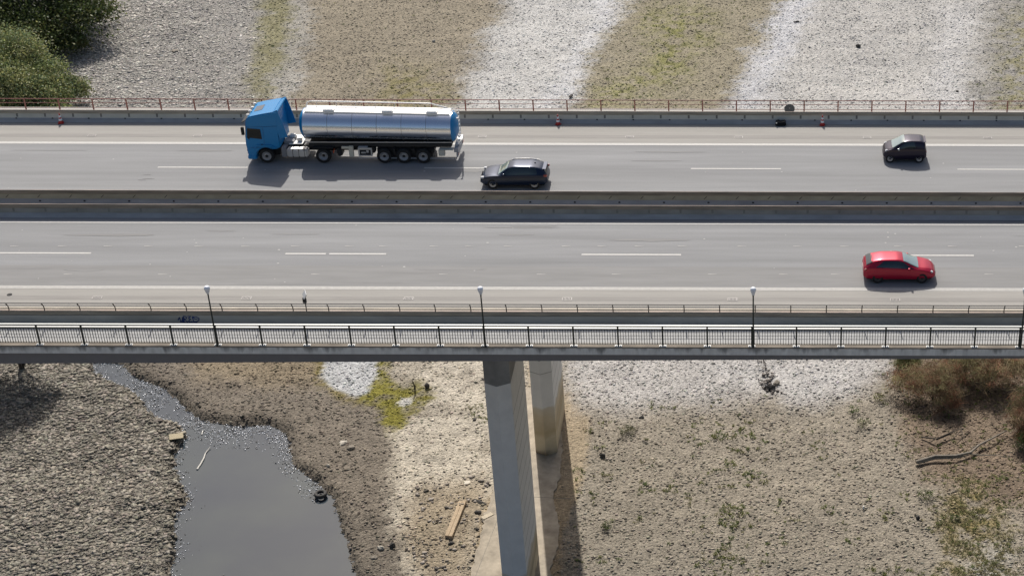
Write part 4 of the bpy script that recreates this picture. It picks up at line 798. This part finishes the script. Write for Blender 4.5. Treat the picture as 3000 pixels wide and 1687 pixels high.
# ------------------------------------------------------------------ vegetation
leaf_m=tint_mat('foliage',.55,.3,trans=0.3); twig_m=tint_mat('dry_twigs',.9,.1,trans=0.4); bark=mat('bark',(.06,.05,.04),.95,var=.3,scale=8)
def foliage(name,centres,radii,n,leaf,cols,m,parent,asp=0.5,up=0.3,shell=0.55,droop=0):
    # leaves gathered in clumps spread through overlapping blobs
    centres=np.array(centres,float); radii=np.array(radii,float); k=len(centres); vol=radii.prod(1)**(2/3); pr=vol/vol.sum()
    nc=max(40,n//45); ci=R.choice(k,nc,p=pr); d=R.normal(size=(nc,3)); d/=np.linalg.norm(d,axis=1)[:,None]; rr=(R.random(nc)**(1/3))*(1-shell)+shell*R.random(nc)**0.25
    d[:,2]=np.where(d[:,2]<-0.35,-d[:,2]*.5,d[:,2])
    CC=centres[ci]+d*rr[:,None]*radii[ci]*(0.8+.45*R.random((nc,1))); cs=R.uniform(.35,.8,nc)*radii[ci].mean(1)*.34; ctone=R.uniform(.55,1.5,(nc,1)); chue=R.integers(0,len(cols),nc)
    li=R.integers(0,nc,n); off=R.normal(size=(n,3))*cs[li][:,None]*np.array([1,1,.6]); P=CC[li]+off
    u=R.normal(size=(n,3)); u[:,2]-=droop; u/=np.linalg.norm(u,axis=1)[:,None]; nn=R.normal(size=(n,3)); nn[:,2]+=up*3; v=np.cross(nn,u); v/=np.linalg.norm(v,axis=1)[:,None]+1e-9
    L_=leaf*R.uniform(.6,1.4,(n,1)); W_=L_*asp
    V=np.stack([P-u*L_*.5,P+v*W_*.5,P+u*L_*.5,P-v*W_*.5],1).reshape(-1,3); Fq=np.arange(4*n).reshape(n,4)
    col=np.array(cols)[chue[li]]*ctone[li]*R.uniform(.75,1.25,(n,1)); o=rawmesh(name,V,Fq,m,np.repeat(np.clip(col,0,.8),4,0)); o.parent=parent; return o
def limb(b,p,d,l,r,depth):
    P=[Vector(p)]; D=Vector(d).normalized(); rs=[r]
    for i in range(5):
        D=(D+Vector((random.uniform(-.25,.25),random.uniform(-.25,.25),random.uniform(-.1,.2)))).normalized(); P.append(P[-1]+D*l/5); rs.append(r*(1-.14*(i+1)))
    b.tube(P,rs,6)
    if depth: 
        for k in range(3): 
            j=random.randint(2,5); a=random.uniform(0,6.28); limb(b,P[j],D*.7+Vector((math.cos(a)*.8,math.sin(a)*.8,.25)),l*.6,rs[j]*.6,depth-1)
def tree(name,label,px,py,blobs,n,leaf,cols,trunk_h,cat='tree',asp=.5,m=None,group=None,tr=.16,**k):
    x,y,_=at(px,py,G); o=empty(name,(x,y,G-.15),label,cat,group); b=MB()
    for a in (random.random()*6.28,)*1+tuple(random.random()*6.28 for _ in range(3)): limb(b,(0,0,0),(math.cos(a)*.45,math.sin(a)*.45,1),trunk_h,tr,2)
    b.build('trunk',bark,o); foliage('crown',[c[:3] for c in blobs],[c[3:] for c in blobs],n,leaf,cols,m or leaf_m,o,asp,**k); return o
gd=[(.07,.10,.03),(.10,.125,.035),(.05,.075,.028),(.13,.135,.045)]
gl=[(.22,.26,.10),(.30,.30,.12),(.16,.20,.08),(.34,.33,.15),(.19,.25,.13)]
tree('broadleaf_tree','large dark green tree filling the top left corner',95,165,[(0,-1,3.2,4.4,4.2,3.4),(-5,1,5,4.6,4.2,4.4),(4.0,4.5,3.4,4.2,4.0,3.0),(-2,6,7,6,5,4.6),(0,12,5,5,5,4.4),(-7,-3,3,4,3.5,3.2),(3.2,0.5,1.6,2.8,2.6,1.8)],80000,.34,gd,5.5,tr=.22)
tree('willow_bush','dense olive green bush directly behind the red railing at the left edge',40,345,[(0,0,2.8,3.4,3.2,3.0),(-3.5,1,4.2,3.4,3.2,3.8),(3.0,1.2,2.2,2.8,2.8,2.3),(1.2,4.2,3.0,3.0,3.0,2.6),(-2,5.5,4.5,3.6,3.4,3.2),(-2,-3,2,3.4,3,2.4),(4.6,-1.8,1.3,2.0,1.9,1.3),(4.6,3.6,1.6,2,2,1.6)],100000,.25,gl,2.8,cat='bush')
tree('low_shrub','low dry shrub around the bare branch right of the dark tree',265,42,[(0,0,.6,1.2,1.0,.6),(1.6,1,.5,1.0,.8,.5),(-2.2,1.2,1.0,1.4,1.3,1.1)],3000,.2,[(.09,.085,.045),(.12,.09,.05),(.05,.055,.025)],1.2,cat='bush')
tree('bank_tree','dark tree mostly hidden under the bridge at left, shading the slabs',62,1076,[(0,0,5.8,3.5,2.8,2.2),(-2.8,.6,5.4,3.0,2.6,2.2),(1.4,-.2,4.8,2.2,1.9,1.6),(-2.5,0,8.2,3.0,2.4,2.2)],40000,.24,gd,4.2)
# reddish dry bushes at the right
rd=[(.23,.12,.08),(.30,.165,.11),(.17,.11,.075),(.28,.22,.14),(.34,.27,.17)]
gy=[(.30,.27,.15),(.24,.23,.12),(.36,.31,.19)]
def dry(label,px,py,blobs,n,cols,lf=.7,asp=.035,cat='bush',**k): return tree('dry_bush',label,px,py,blobs,n,lf,cols,1.1,cat=cat,asp=asp,m=twig_m,group='dry bushes on the right bank',tr=.05,shell=.2,**k)
dry('rust red dry bush just under the footbridge, right side',2735,1165,[(0,0,1.6,2.0,1.8,1.5),(-2.0,.8,1.2,1.7,1.5,1.2),(1.4,1.2,1.6,1.6,1.5,1.3),(.9,-1.4,1.0,1.2,1.3,1.0)],9500,rd+gy[:2])
dry('olive brown dry bush right of the rust red one',2815,1110,[(0,0,1.8,1.9,1.7,1.5),(1.1,1.3,1.6,1.5,1.4,1.3),(-.8,-1,1,1,1,.9)],6000,gy)
dry('dark russet bush touching the footbridge edge at the right',2900,1145,[(0,0,1.6,1.6,1.6,1.5),(2.0,.9,1.5,1.7,1.5,1.3),(.7,1.9,1.5,1.5,1.3,1.3)],7000,rd+gy)
dry('half green dry bush at the right edge of the photo',2995,1270,[(0,0,1.5,1.4,1.5,1.4),(.9,1.9,1.6,1.5,1.6,1.4),(0.2,-1.6,1.0,1.2,1.3,1.0)],8000,rd+[(.07,.10,.04),(.10,.13,.05)])
dry('small yellowish bush touching the edge of the white gravel',2660,1075,[(0,0,.7,1.0,.8,.6)],3000,[(.12,.14,.06),(.15,.15,.07)])
# weeds: low tufts (uncountable)
def tufts(label,f,n,x0,x1,y0,y1,cols,sz=(.10,.26),nl=9):
    P,c,Mk,qx,qy=zone_pts(n,x0,x1,y0,y1,f); k=len(P); 
    if not k: return
    s=R.uniform(sz[0],sz[1],k)**1.0; m=k*nl; ii=np.repeat(np.arange(k),nl); a=R.uniform(0,6.28,m); lean=R.uniform(.3,1.1,m)
    u=np.stack([np.cos(a)*lean,np.sin(a)*lean,np.ones(m)*.7],-1)*s[ii][:,None]; v=np.stack([-np.sin(a),np.cos(a),np.zeros(m)],-1)*s[ii][:,None]*.22
    p=P[ii]+np.stack([R.normal(0,1,m),R.normal(0,1,m),np.zeros(m)],-1)*s[ii][:,None]*.35
    V=np.stack([p-v*.6,p+v*.6,p+u+v*.4,p+u-v*.4],1).reshape(-1,3); col=np.array(cols)[R.integers(0,len(cols),k)][ii]*R.uniform(.7,1.3,(m,1))
    o=rawmesh('weeds',V,np.arange(4*m).reshape(m,4),leaf_m,np.repeat(col,4,0)); tag(o,label,'weeds',kind='stuff')
wc=[(.19,.23,.07),(.25,.27,.09),(.14,.19,.06),(.27,.26,.12)]
cl=lambda X,Y,s,t:np.clip(fbm(X,Y,s,3)*6-t,0,1)
tufts('sparse green weeds on the lake bed beyond the bridge',lambda px,py,M,X,Y:np.clip(M['grn1']*.9+M['grn2']*1.2*cl(X,Y,1.2,2.6)+M['grn3']*.6+.10*M['moss']+.3*M['olive']*cl(X,Y,.8,3)+.03*M['tan'],0,1)*.6,22000,-94,34,163,203,wc,(.08,.20))
tufts('sparse green weeds on the right bank below the footbridge',lambda px,py,M,X,Y:np.clip((px>1650)*(py>1150)*cl(X,Y,.9,3.9)*.5+mask(px,py,[(2060,1240),(2200,1230),(2260,1300),(2200,1500),(2260,1687),(2080,1687),(2060,1450)],50)*cl(X,Y,1.1,3.1)*.7+M['straw']*.25+M['earthR']*.08,0,1),24000,-15,24,90,120,wc,(.08,.20))
tufts('yellow dead grass in the lower right corner',lambda px,py,M,X,Y:np.clip(M['straw']*1.3,0,1)*.8,22000,5,24,90,108,[(.40,.35,.20),(.34,.31,.18),(.25,.25,.12)],(.06,.16))
tufts('thin weeds by the dark patch left of the nearer pier',lambda px,py,M,X,Y:mask(px,py,[(1370,1190),(1425,1185),(1430,1235),(1380,1230)],14)*.35,9000,-28,-18,104,116,wc,(.05,.11))
def bush(label,px,py,r,n,cols): 
    x,y,_=at(px,py,G); o=empty('weed_plant',(x,y,G),label,'plant',group='single weed plants on the lake bed'); b=MB()
    for k in range(5): a=k*1.26; b.tube([(0,0,-.1),(math.cos(a)*r*.4,math.sin(a)*r*.4,r*.5)],.012,5)
    b.build('stem',bark,o); foliage('leaves',[(0,0,r*.45)],[(r,r,r*.55)],n,.10,cols,leaf_m,o,.5)
wg=[(.09,.13,.04),(.13,.16,.05),(.07,.10,.03)]
bush('green weed plant right of the pier shadow, at mid height',1780,1545,.42,260,wg)
bush('larger olive tuft with a dark stone beside it, right of the far pier',1840,1268,.62,420,[(.14,.14,.07),(.17,.16,.08),(.09,.10,.05)])
bush('bright green plant below the fallen branch',2712,1455,.62,420,wg)
bush('green weed tuft left of the rust red bush',2500,1205,.5,300,wg); bush('small olive plant below the green tuft left of the bush',2530,1243,.55,300,[(.13,.15,.05),(.10,.12,.04)])
bush('yellow green tuft above the fallen branch, at the stone patch',2575,1170,.5,260,[(.2,.2,.06),(.16,.17,.06)])
bush('small weed at the foot of the left pebble field',2800,1515,.35,200,wg)

# ------------------------------------------------------------------ single things on the lake bed
drift=mat('driftwood_grey',(.24,.21,.17),.85,var=.25,scale=6); wood_d=mat('driftwood_dark',(.085,.07,.055),.9,var=.3,scale=5); plank_m=mat('plank_wood',(.42,.32,.21),.85,var=.2,scale=4)
def pole(name,label,cat,pts,r,m,branches=()):
    P=[Vector(at(x,y,G+h)) for x,y,h in pts]; o0=P[0].copy(); b=MB(); n=len(P); b.tube([p-o0 for p in P],[r*(1-.65*i/(n-1)) for i in range(n)],7)
    for br,rr in branches: Q=[Vector(at(x,y,G+h))-o0 for x,y,h in br]; b.tube(Q,[rr*(1-.7*i/(len(Q)-1)) for i in range(len(Q))],6)
    o=b.build(name,m); o.location=o0; return tag(o,label,cat)
pole('fallen_branch','long bare fallen branch on the right bank, forked towards the right','branch',[(2685,1350,.12),(2740,1333,.25),(2800,1332,.30),(2845,1322,.25),(2870,1300,.3),(2905,1282,.35),(2950,1258,.4)],.15,drift,[([(2690,1352,.05),(2740,1340,.14),(2800,1338,.2),(2840,1330,.1)],.11),([(2840,1326,.15),(2870,1330,.25),(2920,1330,.3),(2955,1337,.35),(2962,1320,.5)],.045),([(2870,1302,.3),(2848,1308,.4),(2842,1316,.3)],.04)])
pole('dead_branch','dark tangled dead branch above the long fallen one','branch',[(2700,1277,.2),(2745,1282,.35),(2790,1262,.4),(2820,1252,.5)],.07,wood_d,[([(2745,1284,.25),(2775,1272,.3),(2800,1262,.3)],.08),([(2820,1253,.4),(2800,1275,.4),(2785,1295,.1)],.04),([(2740,1284,.3),(2725,1292,.1),(2722,1290,.0)],.04),([(2815,1252,.5),(2830,1290,.3),(2850,1310,.1)],.03)])
pole('bare_branch','dark leafless branch reaching right from the dark tree','branch',[(170,85,1.2),(200,75,1.6),(235,62,1.8),(262,62,1.7),(290,72,1.2)],.10,wood_d,[([(240,62,1.8),(258,45,1.9),(275,42,1.9),(300,55,1.7)],.05),([(200,75,1.5),(205,55,1.8)],.04)])
wl=WZ-G+.03
pole('floating_stick','pale crooked stick floating in the pond','stick',[(579,1372,wl),(590,1355,wl+.03),(598,1340,wl+.04),(603,1325,wl+.02),(612,1313,wl+.05),(618,1305,wl+.1)],.07,mat('stick_bleached',(.62,.60,.55),.8))
pole('floating_stick','short pale twig floating near the pond head','stick',[(592,1270,wl),(596,1258,wl+.03),(601,1255,wl+.04)],.05,MATS['stick_bleached'])
pole('upright_stake','dark post leaning in the yellow algae patch','post',[(1216,1138,0),(1216,1128,.35),(1211,1118,.75),(1208,1112,1.0)],.09,wood_d)
def boxthing(name,label,cat,px,py,lx,ly,lz,rz,m,dz=.0,ry=0,bev=.01):
    o=MB().box(-lx/2,lx/2,-ly/2,ly/2,0,lz).build(name,m,None,bevel=bev); o.location=Vector(at(px,py,G))+Vector((0,0,dz)); o.rotation_euler=(0,ry,rz); return tag(o,label,cat)
x0_,y0_,_=at(1316,1577,G); x1_,y1_,_=at(1358,1472,G); L0_=math.hypot(x1_-x0_,y1_-y0_); an=math.atan2(y1_-y0_,x1_-x0_)
pl=empty('wooden_beam',((x0_+x1_)/2,(y0_+y1_)/2,G+.06),'long pale wooden beam lying left of the nearer pier','beam',rz=an)
MB().box(-L0_/2,L0_/2,-.27,-.02,0.0,.26).build('board',plank_m,pl,bevel=.01); MB().box(-L0_/2+.1,L0_/2-.05,.02,.27,.0,.2).build('board',plank_m,pl,bevel=.01)
MB().box(L0_/2-.5,L0_/2-.42,-.2,.15,.262,.30).build('crosspiece',drift,pl)
boxthing('square_board','flat tan square board on the left shore of the pond','board',518,1280,1.0,.75,.06,.35,mat('board_tan',(.33,.28,.18),.8,var=.1,scale=3),.12,.06)
boxthing('flat_slab','pale flat square stone left of the nearer pier','stone',1370,1412,.42,.40,.10,.2,mat('slab_pale',(.62,.57,.48),.9,var=.1),-.02)
boxthing('flat_slab','broken pale slab on the concrete apron edge','stone',1430,1512,.95,.45,.16,.75,mat('slab_tan',(.52,.45,.34),.9,var=.15),.0,bev=.04)
boxthing('white_chip','small upright white chip on the right pebble field','debris',2531,1490,.10,.10,.34,.2,mat('chip_white',(.85,.83,.78),.7),.0)
# tyre
x,y,_=at(940,1440,G); ty=empty('old_tyre',(x,y,G-.28),'black tyre half sunk at the pond shore','tyre')
tor=MB(); V=[];Q=[]
for i in range(24):
    for j in range(10): a=2*math.pi*i/24; b_=2*math.pi*j/10; V.append(((.27+.11*math.cos(b_))*math.cos(a),(.27+.11*math.cos(b_))*math.sin(a),.12+.11*math.sin(b_)))
for i in range(24):
    for j in range(10): Q.append((i*10+j,((i+1)%24)*10+j,((i+1)%24)*10+(j+1)%10,i*10+(j+1)%10))
tor.add(V,Q).build('tyre_ring',mat('tyre_weathered',(.045,.043,.04),.8),ty,smooth=True); MB().lathe([(.165,0),(.165,.015)],(0,0,.0),'z',20).build('inner_mud',mat('mud_black',(.012,.012,.011),.6),ty)
for w_,dx in ((.0,0),): ty.scale=(1.25,1.25,1.3)
def boulder(label,px,py,sx,sy,sz,m,seed,dz=0):
    rr=np.random.default_rng(seed); bm=bmesh.new(); bmesh.ops.create_icosphere(bm,subdivisions=2,radius=1)
    for v in bm.verts: 
        k=1+.22*math.sin(3*v.co.x+seed)+.16*math.cos(4*v.co.y+seed*2)+rr.uniform(-.07,.07); v.co=Vector((v.co.x*sx*k,v.co.y*sy*k,v.co.z*sz*k))
    me=bpy.data.meshes.new('boulder'); bm.to_mesh(me); bm.free(); me.materials.append(m); o=bpy.data.objects.new('boulder',me); C.objects.link(o); o.location=Vector(at(px,py,G))+Vector((0,0,sz*.35+dz)); o.rotation_euler=(0,0,seed); return tag(o,label,'stone','single larger stones on the lake bed')
sp_=mat('boulder_pale',(.50,.46,.39),.9,var=.2,scale=3); sg_=mat('boulder_grey',(.24,.21,.17),.9,var=.25,scale=3); sk_=mat('boulder_dark',(.06,.055,.05),.9,var=.3,scale=3)
B=[('pale flat stone of the pair right of the pond',1006,1297,.42,.24,.15,sp_,1),('grey brown stone of the pair right of the pond',1030,1311,.38,.24,.18,sg_,2),('small tan block stone below the pair',962,1365,.18,.16,.18,sp_,3),('dark stone by the yellow algae, right of the stake',1252,1130,.16,.2,.25,sk_,4),('small pale stone between pond and white mud',1098,1235,.14,.12,.14,sg_,5),
('round tan stone on the brown gravel near the bottom edge',1116,1603,.24,.18,.14,sp_,6),('dark stone beside the tan one near the bottom edge',1150,1597,.24,.2,.2,sk_,7),('long brown stone right of the pond near the bottom',1098,1632,.3,.2,.12,sg_,8),('dark stone right of the far pier shadow',1766,1332,.26,.16,.16,sk_,9),('dark stone in the white gravel right of the piers',1880,1222,.2,.18,.14,sk_,10),
('dark stone on the white mud left of the nearer pier',1392,1228,.18,.14,.16,sk_,11),('dark jagged stone at the broken apron edge',1405,1470,.55,.18,.16,sk_,12),('dark stone below the wooden beam',1322,1590,.26,.18,.12,sk_,13),('dark stone below the jagged one at the apron edge',1402,1500,.24,.2,.16,sk_,14),
('dark stone on the far right white bed, beyond the bridge',2512,134,.38,.24,.2,sk_,15),('small dark stone on the white bed at the upper right',2332,64,.3,.16,.14,sk_,16),('dark stone by the red railing left of the green weeds',1671,281,.36,.18,.14,sk_,17),('dark stone at the lower right of the white bed beyond the railing',2802,266,.16,.14,.12,sk_,18),('white stone near the railing, above the lorry cab',1268,120,.2,.16,.14,sp_,19),('pale slab stone on the grey bed above the lorry',631,244,.34,.16,.12,sp_,20),('brown clump of stones in the grey bed, upper left',510,147,.5,.3,.1,sg_,21),
('dark stone in the pale gravel by the scrub line',2255,1135,.42,.26,.24,sk_,22),('brown lumpy stone beside the dark one under the footbridge',2275,1122,.3,.22,.22,sg_,23),('dark block on the pebble field at the lower right',2690,1515,.14,.14,.22,sk_,24)]
for b_ in B: boulder(*b_)
# broken slab edge: ragged dark clods where the concrete apron ends
for i,(px_,py_) in enumerate(((1440,1400),(1432,1418),(1422,1440),(1418,1525),(1400,1548),(1408,1568),(1392,1592),(1398,1612),(1382,1640),(1378,1662),(1390,1625))): boulder(['dark clod on the apron edge, %s of the row beside the nearer pier'%w for w in ('topmost','second','third','fourth','fifth','sixth','seventh','eighth','second lowest','lowest','third lowest')][i],px_,py_,.15+.04*(i%3),.12,.13,sk_,30+i,-.05)
